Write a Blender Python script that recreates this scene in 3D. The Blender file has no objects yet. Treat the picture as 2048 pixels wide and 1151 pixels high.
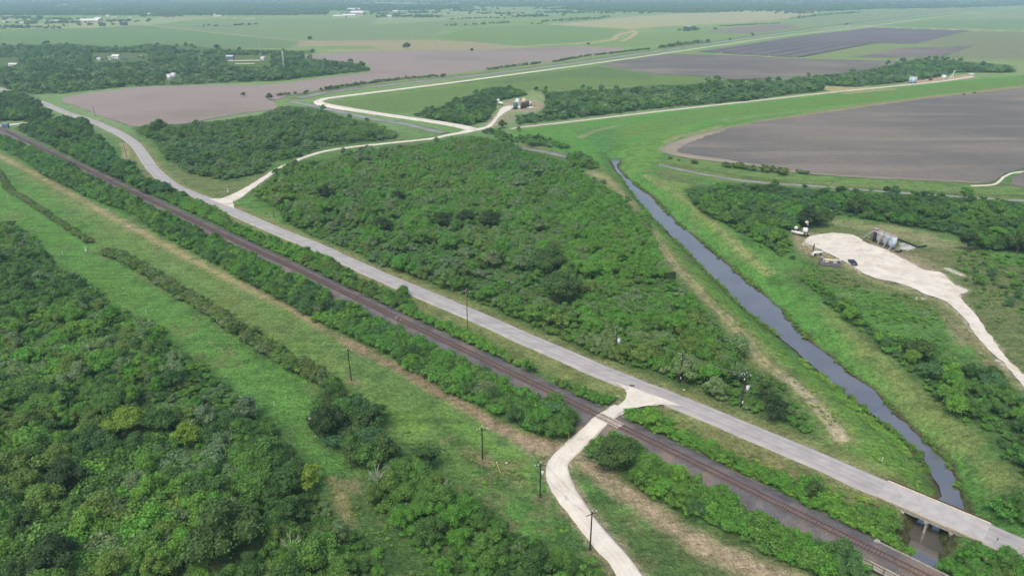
import bpy, bmesh, math, random
import numpy as np
from mathutils import Vector, Matrix

# ------------------------------------------------------------ camera, light, exposure
SC = bpy.context.scene
COL = SC.collection
H = 97.0                     # height of the drone above the flat land
FPX, YH = 1415.0, -22.0      # focal length in photo pixels, row of the horizon
TILT = math.atan((575.5 - YH) / FPX)
cam = bpy.data.cameras.new('camera'); cam.sensor_width = 36; cam.lens = FPX / 2048 * 36
cam.clip_start = 0.5; cam.clip_end = 60000
co = bpy.data.objects.new('camera', cam); COL.objects.link(co)
co.location = (0, 0, H); co.rotation_euler = (math.pi / 2 - TILT, 0, 0)
SC.camera = co

SUN_EL, SUN_AZ = math.radians(58), math.radians(-150)   # azimuth from +Y, clockwise seen from above
world = bpy.data.worlds.new('World'); SC.world = world; world.use_nodes = True
wn = world.node_tree.nodes; wl = world.node_tree.links
sky = wn.new('ShaderNodeTexSky'); sky.sky_type = 'NISHITA'; sky.sun_disc = False
sky.sun_elevation = SUN_EL; sky.sun_rotation = SUN_AZ; sky.air_density = 1.0; sky.dust_density = 5.0; sky.ozone_density = 1.0
wl.new(sky.outputs[0], wn['Background'].inputs[0]); wn['Background'].inputs[1].default_value = 0.15
sl = bpy.data.lights.new('sun', 'SUN'); sl.energy = 1.5; sl.angle = math.radians(26); sl.color = (1, .955, .85)
so = bpy.data.objects.new('sun', sl); COL.objects.link(so)
sd = Vector((math.sin(SUN_AZ) * math.cos(SUN_EL), math.cos(SUN_AZ) * math.cos(SUN_EL), math.sin(SUN_EL)))
so.rotation_euler = sd.to_track_quat('Z', 'Y').to_euler(); so.location = (0, -60, 220)
SC.view_settings.view_transform = 'Standard'; SC.view_settings.look = 'None'
SC.view_settings.gamma = 1; SC.view_settings.exposure = 0.55
SC.cycles.max_bounces = 4; SC.cycles.diffuse_bounces = 2; SC.cycles.glossy_bounces = 2
SC.cycles.transmission_bounces = 2; SC.cycles.volume_bounces = 1; SC.cycles.transparent_max_bounces = 4

# ------------------------------------------------------------ helpers
rng = np.random.default_rng(7); random.seed(7)
CT, ST = math.cos(TILT), math.sin(TILT)
def G(x, y, z=0.0):
    """photo position -> point of the land at height z"""
    dx = (np.asarray(x, float) - 1024) / FPX; dy = -(np.asarray(y, float) - 575.5) / FPX
    s = (z - H) / (-ST + dy * CT)
    return dx * s, (CT + dy * ST) * s
def P(x, y, z=0.0):
    a, b = G(x, y, z); return Vector((float(a), float(b), z))
def proj(X, Y, Z):
    d = Y * CT + (H - Z) * ST
    return 1024 + FPX * X / d, 575.5 - FPX * (Y * ST - (H - Z) * CT) / d, d
def W(pts, z=0.0):
    a = np.array(pts, float); x, y = G(a[:, 0], a[:, 1], z); return np.stack([x, y], 1)
def lin(c):
    c = np.asarray(c, float) / 255; return np.where(c < .04045, c / 12.92, ((c + .055) / 1.055) ** 2.4)
def C(r, g, b, k=.80): return tuple(lin((r, g, b)) * k)
def _h(i, j, s):
    n = (i * 374761393 + j * 668265263 + s * 974634777) & 0xffffffff
    n = ((n ^ (n >> 13)) * 1274126177) & 0xffffffff
    return ((n ^ (n >> 16)) & 0xffff) / 65535.0
def noise(x, y, sc, seed=0):
    x = np.asarray(x, float) / sc; y = np.asarray(y, float) / sc
    i = np.floor(x).astype(np.int64); j = np.floor(y).astype(np.int64); u = x - i; v = y - j
    u = u * u * (3 - 2 * u); v = v * v * (3 - 2 * v)
    return (_h(i, j, seed) * (1 - u) * (1 - v) + _h(i + 1, j, seed) * u * (1 - v) + _h(i, j + 1, seed) * (1 - u) * v + _h(i + 1, j + 1, seed) * u * v)
def fbm(x, y, sc, seed=0, o=3):
    t = 0; a = .5; n = 0
    for k in range(o): t = t + a * noise(x, y, sc, seed + k); n += a; a *= .5; sc *= .47
    return t / n
def seg_d(x, y, p, closed):
    d = np.full(x.shape, 1e18); n = len(p)
    for k in range(n if closed else n - 1):
        a = p[k]; b = p[(k + 1) % n]; e = b - a; L = e @ e + 1e-12
        t = np.clip(((x - a[0]) * e[0] + (y - a[1]) * e[1]) / L, 0, 1)
        d = np.minimum(d, (x - a[0] - t * e[0]) ** 2 + (y - a[1] - t * e[1]) ** 2)
    return np.sqrt(d)
def inside(x, y, p):
    r = np.zeros(x.shape, bool); n = len(p)
    for k in range(n):
        a = p[k]; b = p[(k + 1) % n]
        if a[1] == b[1]: continue
        r ^= ((a[1] > y) != (b[1] > y)) & (x < (b[0] - a[0]) * (y - a[1]) / (b[1] - a[1]) + a[0])
    return r
def sdist(x, y, p):
    """signed distance to a polygon, negative inside"""
    d = seg_d(x, y, p, True); return np.where(inside(x, y, p), -d, d)
def ss(a, b, t):
    t = np.clip((t - a) / (b - a), 0, 1); return t * t * (3 - 2 * t)
def smooth(p, step):
    """Catmull-Rom through world points, resampled"""
    p = np.asarray(p, float); q = np.vstack([2 * p[0] - p[1], p, 2 * p[-1] - p[-2]]); out = []
    for k in range(1, len(q) - 2):
        n = max(1, int(np.linalg.norm(q[k + 1] - q[k]) / step))
        for t in np.linspace(0, 1, n, endpoint=False):
            a, b, c, d = q[k - 1], q[k], q[k + 1], q[k + 2]
            out.append(.5 * (2 * b + (c - a) * t + (2 * a - 5 * b + 4 * c - d) * t * t + (3 * b - a - 3 * c + d) * t ** 3))
    out.append(p[-1]); return np.array(out)

def mesh_np(name, v, quads=None, mat=None, tris=None):
    me = bpy.data.meshes.new(name); me.vertices.add(len(v)); me.vertices.foreach_set('co', np.asarray(v, np.float32).ravel())
    f = quads if quads is not None else tris; k = 4 if quads is not None else 3
    f = np.asarray(f, np.int32); me.loops.add(f.size); me.loops.foreach_set('vertex_index', f.ravel())
    me.polygons.add(len(f)); me.polygons.foreach_set('loop_start', np.arange(0, f.size, k, dtype=np.int32))
    me.polygons.foreach_set('loop_total', np.full(len(f), k, np.int32))
    me.update(calc_edges=True)
    if mat: me.materials.append(mat)
    return me
def link(name, me, parent=None, loc=None):
    o = bpy.data.objects.new(name, me); COL.objects.link(o)
    if parent: o.parent = parent
    if loc is not None: o.location = loc
    return o
def tag(o, label=None, cat=None, group=None, kind=None):
    if label: o['label'] = label
    if cat: o['category'] = cat
    if group: o['group'] = group
    if kind: o['kind'] = kind
    return o
def thing(name, label, cat, loc, rz=0, group=None):
    o = bpy.data.objects.new(name, None); COL.objects.link(o); o.location = loc; o.rotation_euler = (0, 0, rz)
    return tag(o, label, cat, group)
def copy_tree(o, parent=None):
    c = o.copy(); COL.objects.link(c); c.parent = parent
    for ch in o.children: copy_tree(ch, c)
    return c

# mesh builder
class MB:
    def __init__(s): s.bm = bmesh.new()
    def box(s, c, d, rz=0, rot=None, bev=0):
        m = Matrix.Translation(c) @ (rot if rot is not None else Matrix.Rotation(rz, 4, 'Z')) @ Matrix.Diagonal((*d, 1))
        r = bmesh.ops.create_cube(s.bm, size=1, matrix=m)
        if bev:
            es = {e for v in r['verts'] for e in v.link_edges}
            bmesh.ops.bevel(s.bm, geom=list(es), offset=bev, segments=1, affect='EDGES')
        return s
    def cyl(s, a, b, r1, r2=None, n=12, caps=True):
        a = Vector(a); b = Vector(b); d = b - a
        m = Matrix.Translation((a + b) / 2) @ d.to_track_quat('Z', 'Y').to_matrix().to_4x4()
        bmesh.ops.create_cone(s.bm, cap_ends=caps, segments=n, radius1=r1, radius2=r1 if r2 is None else r2, depth=d.length, matrix=m)
        return s
    def ball(s, c, r, sc=(1, 1, 1), n=10):
        bmesh.ops.create_uvsphere(s.bm, u_segments=n, v_segments=max(5, n // 2 + 1), radius=r, matrix=Matrix.Translation(c) @ Matrix.Diagonal((*sc, 1))); return s
    def tube(s, pts, r, n=6):
        for a, b in zip(pts[:-1], pts[1:]): s.cyl(a, b, r, r, n)
        return s
    def poly(s, vs):
        s.bm.faces.new([s.bm.verts.new(v) for v in vs]); return s
    def prism(s, outline, x0, x1):
        """outline in (y,z), extruded along x"""
        a = [s.bm.verts.new((x0, y, z)) for y, z in outline]; b = [s.bm.verts.new((x1, y, z)) for y, z in outline]
        n = len(a); s.bm.faces.new(a); s.bm.faces.new(b[::-1])
        for k in range(n): s.bm.faces.new((a[k], b[k], b[(k + 1) % n], a[(k + 1) % n]))
        return s
    def build(s, name, mat, parent=None, smooth_=False, loc=None):
        bmesh.ops.recalc_face_normals(s.bm, faces=s.bm.faces)
        me = bpy.data.meshes.new(name); s.bm.to_mesh(me); s.bm.free(); me.materials.append(mat)
        if smooth_: me.polygons.foreach_set('use_smooth', [len(p.vertices) == 4 for p in me.polygons])
        return link(name, me, parent, loc)

# ------------------------------------------------------------ materials
class N:
    def __init__(s, name):
        s.m = bpy.data.materials.new(name); s.m.use_nodes = True; s.t = s.m.node_tree; s.b = s.t.nodes['Principled BSDF']
        s.b.inputs['Specular IOR Level'].default_value = .25
    def n(s, t, **k):
        q = s.t.nodes.new('ShaderNode' + t)
        for a, v in k.items():
            if a in q.inputs.keys(): q.inputs[a].default_value = v
            else: setattr(q, a, v)
        return q
    def l(s, a, b): s.t.links.new(a, b)
    def pos(s):
        if not hasattr(s, '_p'): s._p = s.n('TexCoord').outputs['Object']
        return s._p
    def gpos(s):
        if not hasattr(s, '_g'): s._g = s.n('NewGeometry').outputs['Position']
        return s._g
    def noise(s, scale, detail=4, vec=None, rough=.6):
        q = s.n('TexNoise'); q.inputs['Scale'].default_value = scale; q.inputs['Detail'].default_value = detail
        q.inputs['Roughness'].default_value = rough; s.l(vec or s.gpos(), q.inputs['Vector']); return q.outputs['Fac']
    def ramp(s, f, a, b, lo=0., hi=1.):
        q = s.n('MapRange'); s.l(f, q.inputs['Value']); q.inputs['From Min'].default_value = a; q.inputs['From Max'].default_value = b
        q.inputs['To Min'].default_value = lo; q.inputs['To Max'].default_value = hi; return q.outputs[0]
    def mix(s, f, a, b, mode='MIX'):
        q = s.n('Mix', data_type='RGBA', blend_type=mode)
        for v, i in ((f, 0), (a, 6), (b, 7)):
            if hasattr(v, 'is_linked') or hasattr(v, 'node'): s.l(v, q.inputs[i])
            elif i == 0: q.inputs[0].default_value = v
            else: q.inputs[i].default_value = (*v, 1)
        return q.outputs[2]
    def scale(s, c, f):
        q = s.n('VectorMath', operation='SCALE')
        if hasattr(c, 'node'): s.l(c, q.inputs[0])
        else: q.inputs[0].default_value = c
        s.l(f, q.inputs['Scale']); return q.outputs[0]
    def bump(s, h, st, dist):
        q = s.n('Bump'); q.inputs['Strength'].default_value = st; q.inputs['Distance'].default_value = dist
        s.l(h, q.inputs['Height']); s.l(q.outputs[0], s.b.inputs['Normal'])
    def out(s, c, rough=.85):
        if hasattr(c, 'node'): s.l(c, s.b.inputs['Base Color'])
        else: s.b.inputs['Base Color'].default_value = (*c, 1)
        s.b.inputs['Roughness'].default_value = rough; return s.m

def plain(name, c, c2=None, rough=.6, metal=0, sc=2.0, spec=.3):
    """painted or weathered surface: two tones broken up by streaky noise"""
    m = N(name); c2 = c2 or tuple(v * .72 for v in c)
    f = m.ramp(m.noise(sc, 5, m.pos()), .38, .66); m.out(m.mix(f, c, c2), rough)
    m.b.inputs['Metallic'].default_value = metal; m.b.inputs['Specular IOR Level'].default_value = spec; return m.m

M = {}
MOW = 0.769
def make_mats():
    # grass-covered land: the mask attribute carries the real covers of each place (mown, rank, bare, ...)
    m = N('land'); at = m.n('Attribute', attribute_name='cover').outputs['Color']
    n1 = m.noise(.9, 6); n2 = m.noise(.16, 5); n3 = m.noise(2.6, 3)
    f = m.ramp(n1, .3, .7, .62, 1.34); c = m.scale(at, f)
    c = m.scale(c, m.ramp(n3, .3, .7, .70, 1.3)); c = m.scale(c, m.ramp(n2, .3, .7, .86, 1.14))
    c = m.scale(c, m.ramp(m.noise(7, 3), .3, .7, .82, 1.18))
    mp = m.n('Mapping'); m.l(m.gpos(), mp.inputs[0]); mp.inputs['Rotation'].default_value = (0, 0, MOW); mp.inputs['Scale'].default_value = (.04, .55, 1)
    c = m.scale(c, m.ramp(m.noise(1, 4, mp.outputs[0]), .35, .65, .88, 1.12)); m.bump(m.noise(1.6, 5), 1.0, .9); M['land'] = m.out(c, .95)
    m.b.inputs['Specular IOR Level'].default_value = .05
    # asphalt
    m = N('asphalt'); c = m.mix(m.ramp(m.noise(.25, 6), .35, .65), C(154, 152, 151), C(174, 171, 169))
    at = m.n('Attribute', attribute_name='lane').outputs['Fac']
    c = m.mix(at, c, C(142, 139, 138)); cr = m.ramp(m.noise(5, 6), .30, .36, .82, 1.0); c = m.scale(c, cr)
    mp = m.n('Mapping'); m.l(m.gpos(), mp.inputs[0]); mp.inputs['Rotation'].default_value = (0, 0, .769); mp.inputs['Scale'].default_value = (.05, .6, 1)
    c = m.scale(c, m.ramp(m.noise(1, 5, mp.outputs[0]), .35, .65, .90, 1.06)); M['asphalt'] = m.out(c, .9)
    m = N('gravel'); c = m.mix(m.ramp(m.noise(.22, 4), .36, .64), C(214, 210, 198), C(196, 191, 178))
    c = m.mix(m.ramp(m.noise(.16, 5), .5, .68, 0, .8), c, C(188, 174, 156)); c = m.mix(m.ramp(m.noise(.3, 5), .60, .68, 0, .7), c, C(150, 144, 138)); c = m.mix(m.n('Attribute', attribute_name='lane').outputs['Fac'], c, C(222, 218, 206)); c = m.scale(c, m.ramp(m.noise(4, 4), .3, .7, .9, 1.07))
    m.bump(m.noise(6, 4), .12, .03); M['gravel'] = m.out(c, .95)
    m = N('ballast'); c = m.mix(m.ramp(m.noise(.35, 6), .35, .65), C(112, 110, 112), C(88, 86, 88)); c = m.mix(m.ramp(m.noise(.1, 4), .5, .65), c, C(128, 116, 106))
    v = m.n('TexVoronoi'); v.inputs['Scale'].default_value = 7; m.l(m.gpos(), v.inputs['Vector'])
    c = m.scale(c, m.ramp(v.outputs['Color'], 0, 1, .6, 1.3)); m.bump(v.outputs['Distance'], .8, .1); M['ballast'] = m.out(c, .95)
    # ploughed soil with furrows
    def soil(name, a, b, rot, period, t=(.45, .62), c3=None):
        m = N(name); c = m.mix(m.ramp(m.noise(.006, 5), *t), a, b)
        mp = m.n('Mapping'); m.l(m.gpos(), mp.inputs[0]); mp.inputs['Rotation'].default_value = (0, 0, .12); mp.inputs['Scale'].default_value = (.006, .045, 1)
        c = m.mix(m.ramp(m.noise(1, 5, mp.outputs[0]), .5, .78, 0, .6), c, c3 or b)
        mp2 = m.n('Mapping'); m.l(m.gpos(), mp2.inputs[0]); mp2.inputs['Rotation'].default_value = (0, 0, rot)
        w = m.n('TexWave', wave_type='BANDS', bands_direction='Y'); w.inputs['Scale'].default_value = .314 / period * 1.0
        w.inputs['Distortion'].default_value = .6; w.inputs['Detail'].default_value = 2; m.l(mp2.outputs[0], w.inputs[0])
        c = m.scale(c, m.ramp(w.outputs['Fac'], 0, 1, .945, 1.045)); c = m.scale(c, m.ramp(m.noise(.25, 5), .3, .7, .88, 1.1))
        M[name] = m.out(c, .95); m.b.inputs['Specular IOR Level'].default_value = .05
    soil('soil_dark', C(104, 101, 98), C(120, 114, 106), 1.02, 7.0, (.45, .62), C(150, 140, 128)); soil('drain', C(84, 86, 82), C(76, 80, 76), 1, 9); soil('soil_head', C(146, 138, 124), C(126, 121, 108), .1, 5)
    soil('soil_pale', C(142, 131, 126), C(130, 121, 114), .1, 8.0, (.5, .66), C(154, 143, 130))
    soil('soil_strip', C(102, 97, 102), C(112, 105, 108), -.95, 14.0)
    # water
    m = N('water'); c = m.mix(m.ramp(m.noise(.12, 4), .4, .6), (.092, .086, .076), (.068, .064, .056)); m.out(c, .10)
    m.b.inputs['Specular IOR Level'].default_value = .9; m.b.inputs['IOR'].default_value = 2.4
    m.bump(m.noise(1.3, 3), .18, .2); M['water'] = m.m
    m = N('turbid_water'); m.out(m.mix(m.ramp(m.noise(.1, 4), .4, .6), C(136, 136, 124), C(112, 114, 102)), .3)
    m.bump(m.noise(1.3, 3), .2, .2); M['turbid'] = m.m
    # foliage: tint comes with each plant, every leaf clump varies
    m = N('foliage'); at = m.n('Attribute', attribute_name='tint', attribute_type='INSTANCER').outputs['Color']
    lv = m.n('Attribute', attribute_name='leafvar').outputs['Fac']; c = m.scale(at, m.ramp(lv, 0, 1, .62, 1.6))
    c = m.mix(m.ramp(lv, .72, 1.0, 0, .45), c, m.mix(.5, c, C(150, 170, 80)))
    m.out(c, .65); m.b.inputs['Specular IOR Level'].default_value = .18
    tr = m.n('BsdfTranslucent'); m.l(c, tr.inputs[0]); mx = m.n('MixShader'); mx.inputs[0].default_value = .32
    m.l(m.b.outputs[0], mx.inputs[1]); m.l(tr.outputs[0], mx.inputs[2]); m.l(mx.outputs[0], m.t.nodes['Material Output'].inputs[0]); M['leaf'] = m.m
    M['bark'] = plain('bark', C(110, 98, 85), C(80, 72, 62), .9, sc=6); M['deadwood'] = plain('dead_wood', C(185, 178, 168), C(150, 142, 132), .9, sc=6)
    M['pole'] = plain('pole_wood', C(58, 50, 46), C(40, 34, 32), .9, sc=3); M['oldpole'] = plain('weathered_pole', C(112, 92, 84), C(86, 72, 66), .9, sc=3)
    M['sleeper'] = plain('sleeper_wood', C(124, 108, 103), C(98, 87, 84), .9, sc=1.5); M['rust'] = plain('rusty_steel', C(98, 66, 58), C(70, 50, 46), .7, sc=8)
    M['railtop'] = plain('worn_rail_steel', C(160, 140, 132), C(120, 98, 90), .4, sc=8)
    M['white'] = plain('white_paint', C(226, 226, 226), C(200, 198, 194), .5); M['galv'] = plain('galvanised', C(196, 202, 206), C(165, 172, 178), .45, sc=3)
    M['cream'] = plain('cream_paint', C(214, 205, 180), C(180, 168, 140), .6, sc=3); M['tankblue'] = plain('pale_blue_tank', C(200, 212, 226), C(172, 184, 200), .5, sc=1.2)
    M['tankgrey'] = plain('grey_tank', C(180, 192, 202), C(150, 160, 170), .5, sc=1.2); M['tankbeige'] = plain('beige_tank', C(196, 190, 180), C(170, 160, 150), .6, sc=1.2)
    M['rustroof'] = plain('rusty_top', C(142, 118, 108), C(190, 180, 170), .8, sc=2.2); M['teal'] = plain('teal_tank', C(70, 118, 126), C(52, 96, 106), .5, sc=1.2)
    M['brown'] = plain('brown_rust_tank', C(92, 70, 72), C(66, 52, 56), .8, sc=1.5); M['darksteel'] = plain('dark_steel', C(62, 60, 64), C(44, 42, 44), .6, sc=4)
    M['concrete'] = plain('concrete', C(170, 165, 155), C(140, 135, 126), .85, sc=1.2); M['deck'] = plain('bridge_deck', C(176, 174, 172), C(160, 157, 156), .9, sc=.5)
    M['carpaint'] = plain('car_paint', C(58, 68, 84), C(50, 60, 75), .25, .4, spec=.6); M['glass'] = plain('dark_glass', C(28, 32, 38), C(24, 27, 32), .08, spec=.8)
    M['tyre'] = plain('tyre', C(35, 35, 36), C(28, 28, 28), .9); M['yellow'] = plain('yellow_paint', C(205, 190, 60), C(180, 165, 50), .6)
    M['orange'] = plain('orange_paint', C(215, 150, 60), C(200, 140, 60), .6); M['red'] = plain('red_lamp', C(150, 30, 28), C(120, 20, 20), .4)
    M['planks'] = plain('crossing_planks', C(178, 168, 158), C(140, 130, 120), .85, sc=2); M['wire'] = plain('wire', C(120, 120, 122), C(100, 100, 102), .5)
    M['bluegrey'] = plain('blue_grey_sheet', C(120, 140, 160), C(95, 112, 132), .5, sc=.6); M['hull'] = plain('grey_lining', C(120, 116, 128), C(95, 92, 102), .7, sc=1)
make_mats()

# ------------------------------------------------------------ layout (photo positions turned into land positions)
CANAL_L = [(1223, 317), (1222, 322), (1229, 334), (1240, 351), (1263, 385), (1300, 430), (1348, 477), (1418, 547), (1487, 616), (1539, 658), (1591, 700), (1643, 748), (1696, 789), (1730, 817), (1782, 859), (1835, 900), (1862, 946), (1883, 990), (1860, 1020), (1828, 1045), (1817, 1085), (1812, 1119), (1795, 1180), (1750, 1300)]
CANAL_R = [(1860, 1300), (1866, 1200), (1869, 1140), (1876, 1105), (1905, 1080), (1930, 1040), (1928, 1010), (1918, 973), (1897, 928), (1848, 880), (1800, 838), (1748, 782), (1699, 748), (1661, 714), (1612, 679), (1557, 616), (1487, 557), (1418, 498), (1348, 441), (1310, 400), (1275, 372), (1248, 351), (1233, 334), (1240, 322), (1241, 317)]
WZ = -3.6
canal = W(CANAL_L + CANAL_R, WZ)
canal = np.array([p for p in canal])
ditches = [([(585, 203), (640, 214), (700, 228), (760, 240), (819, 249), (888, 266)], 4.2, -1.0), ([(1018, 289), (1052, 296), (1100, 305), (1139, 314), (1165, 322)], 3.2, -1.0),
           ([(1318, 329), (1348, 336), (1400, 347), (1452, 356), (1539, 366), (1617, 371), (1695, 377), (1869, 390), (2030, 400), (2200, 408)], 2.0, -1.0),
           ([(598, 196), (680, 181), (840, 163), (1028, 142), (1200, 119), (1380, 93), (1591, 63), (1730, 46), (1869, 29), (2048, 9)], 7.0, -1.0)]
DW = [(smooth(W(p, z), 12), w, z) for p, w, z in ditches]
def height(x, y):
    x = np.asarray(x, float); y = np.asarray(y, float); z = np.zeros(x.shape)
    b = (y < 650) & (x > 0) & (x < 260)
    if b.any():
        d = sdist(x[b], y[b], canal); z[b] = np.where(d < 0, WZ - .5, WZ - .05 + (.05 - WZ) * ss(-.1, 9.5, d)) + .7 * ss(7, 13, d) * (1 - ss(15, 27, d))
        z[b] -= .0
    for pts, hw in EMB:
        b = (x > 40) & (x < 180) & (y < 150)
        if b.any(): d = seg_d(x[b], y[b], pts, False); z[b] = z[b] * ss(hw, hw + 4.5, d)
    for pts, w, wz in DW:
        b = (x > pts[:, 0].min() - 30) & (x < pts[:, 0].max() + 30) & (y > pts[:, 1].min() - 30) & (y < pts[:, 1].max() + 30)
        if b.any():
            d = seg_d(x[b], y[b], pts, False) - w; z[b] = np.minimum(z[b], np.where(d < 0, wz - .3, wz - .3 + (.3 - wz) * ss(0, 5, d)))
    return z

EMB = []
ROAD = [(-60, 158), (0, 177), (40, 190), (80, 203), (110, 216), (139, 228), (167, 236), (208, 252), (243, 269), (271, 289), (288, 312), (303, 334), (323, 354), (348, 372), (382, 388), (431, 407), (487, 432), (556, 462), (626, 490), (680, 515), (749, 546), (819, 576), (923, 620), (993, 650), (1062, 681), (1132, 711), (1201, 741), (1280, 773), (1348, 800), (1452, 842), (1557, 886), (1661, 931), (1765, 976), (1869, 1020), (1974, 1065), (2048, 1097), (2160, 1146)]
RAIL = [(-120, 206), (0, 257), (70, 290), (139, 322), (209, 356), (288, 394), (348, 422), (417, 455), (487, 488), (556, 520), (626, 553), (700, 589), (750, 613), (819, 647), (923, 696), (1028, 747), (1114, 788), (1194, 828), (1348, 903), (1452, 954), (1557, 1006), (1661, 1057), (1765, 1108), (1852, 1151), (2000, 1226)]
RZ = 1.2
GRAV = {
 'a': ([(1240, 812), (1222, 829), (1208, 841), (1180, 862), (1149, 890), (1121, 918), (1114, 946), (1128, 977), (1153, 1015), (1177, 1046), (1201, 1078), (1233, 1112), (1260, 1151), (1330, 1250)], [1.7, 1.9, 2.0, 2.1, 2.1, 2.5, 2.7, 2.3, 2.1, 2.1, 2.2, 2.2, 2.2, 2.2], 'pale gravel lane curving down from the railway crossing to the bottom edge'),
 'b': ([(425, 402), (448, 402), (470, 393), (504, 372), (556, 338), (590, 322), (612, 313), (650, 302), (700, 294), (784, 285), (861, 277), (895, 270), (923, 265), (944, 260)], [5, 3.4, 2.0, 1.7, 1.6, 1.5, 1.5, 1.5, 1.6, 1.7, 1.8, 2.0, 2.4, 4.5], 'gravel lane climbing from the road junction between two woods'),
 'c': ([(950, 260), (930, 254), (888, 246), (784, 231), (720, 221), (680, 214), (645, 207), (637, 203), (645, 199), (680, 193), (888, 167), (1062, 144), (1201, 125), (1348, 104), (1470, 86), (1591, 69), (1730, 54), (1869, 35), (2048, 14), (2160, 1)], [5, 3.4, 2.0, 1.7, 1.7, 1.9, 2.4, 2.4, 2.0, 1.7, 1.7, 1.7, 2.2, 3, 4, 5, 6, 7, 7, 7], 'long pale canal road turning back and running to the far right horizon'),
 'd': ([(948, 260), (975, 254), (985, 246), (993, 236), (1007, 222), (1020, 213), (1040, 213), (1066, 214)], [4, 2, 1.6, 1.6, 2.2, 4.5, 5.5, 4], 'short stony track up to the small tank site'),
 'e': ([(1021, 257), (1060, 252), (1167, 240), (1348, 219), (1522, 200), (1695, 181), (1869, 164), (1946, 153)], [.9, 1.1, 1.2, 1.2, 1.2, 1.4, 2.0, 2.4], 'narrow pale track along the levee below the tree belt'),
 'f': ([(-60, 258), (0, 252), (30, 248), (64, 244), (100, 240), (140, 236), (158, 234)], [2.4, 2.4, 2.4, 2.4, 2.4, 2.5, 4], 'pale crossing lane at the left edge joining the road'),
}
PAD = [(1620, 472), (1664, 466), (1700, 469), (1720, 476), (1736, 486), (1770, 499), (1800, 514), (1830, 530), (1850, 540), (1884, 546), (1906, 568), (1922, 574), (1936, 580), (1928, 586), (1918, 591), (1926, 602), (1945, 622), (1984, 676), (2020, 722), (2060, 762), (2130, 820), (2090, 830), (2030, 752), (1992, 712), (1958, 676), (1925, 632), (1900, 608), (1885, 599), (1850, 588), (1820, 574), (1790, 564), (1750, 556), (1720, 542), (1692, 524), (1660, 508), (1630, 494), (1610, 484)]

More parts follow.
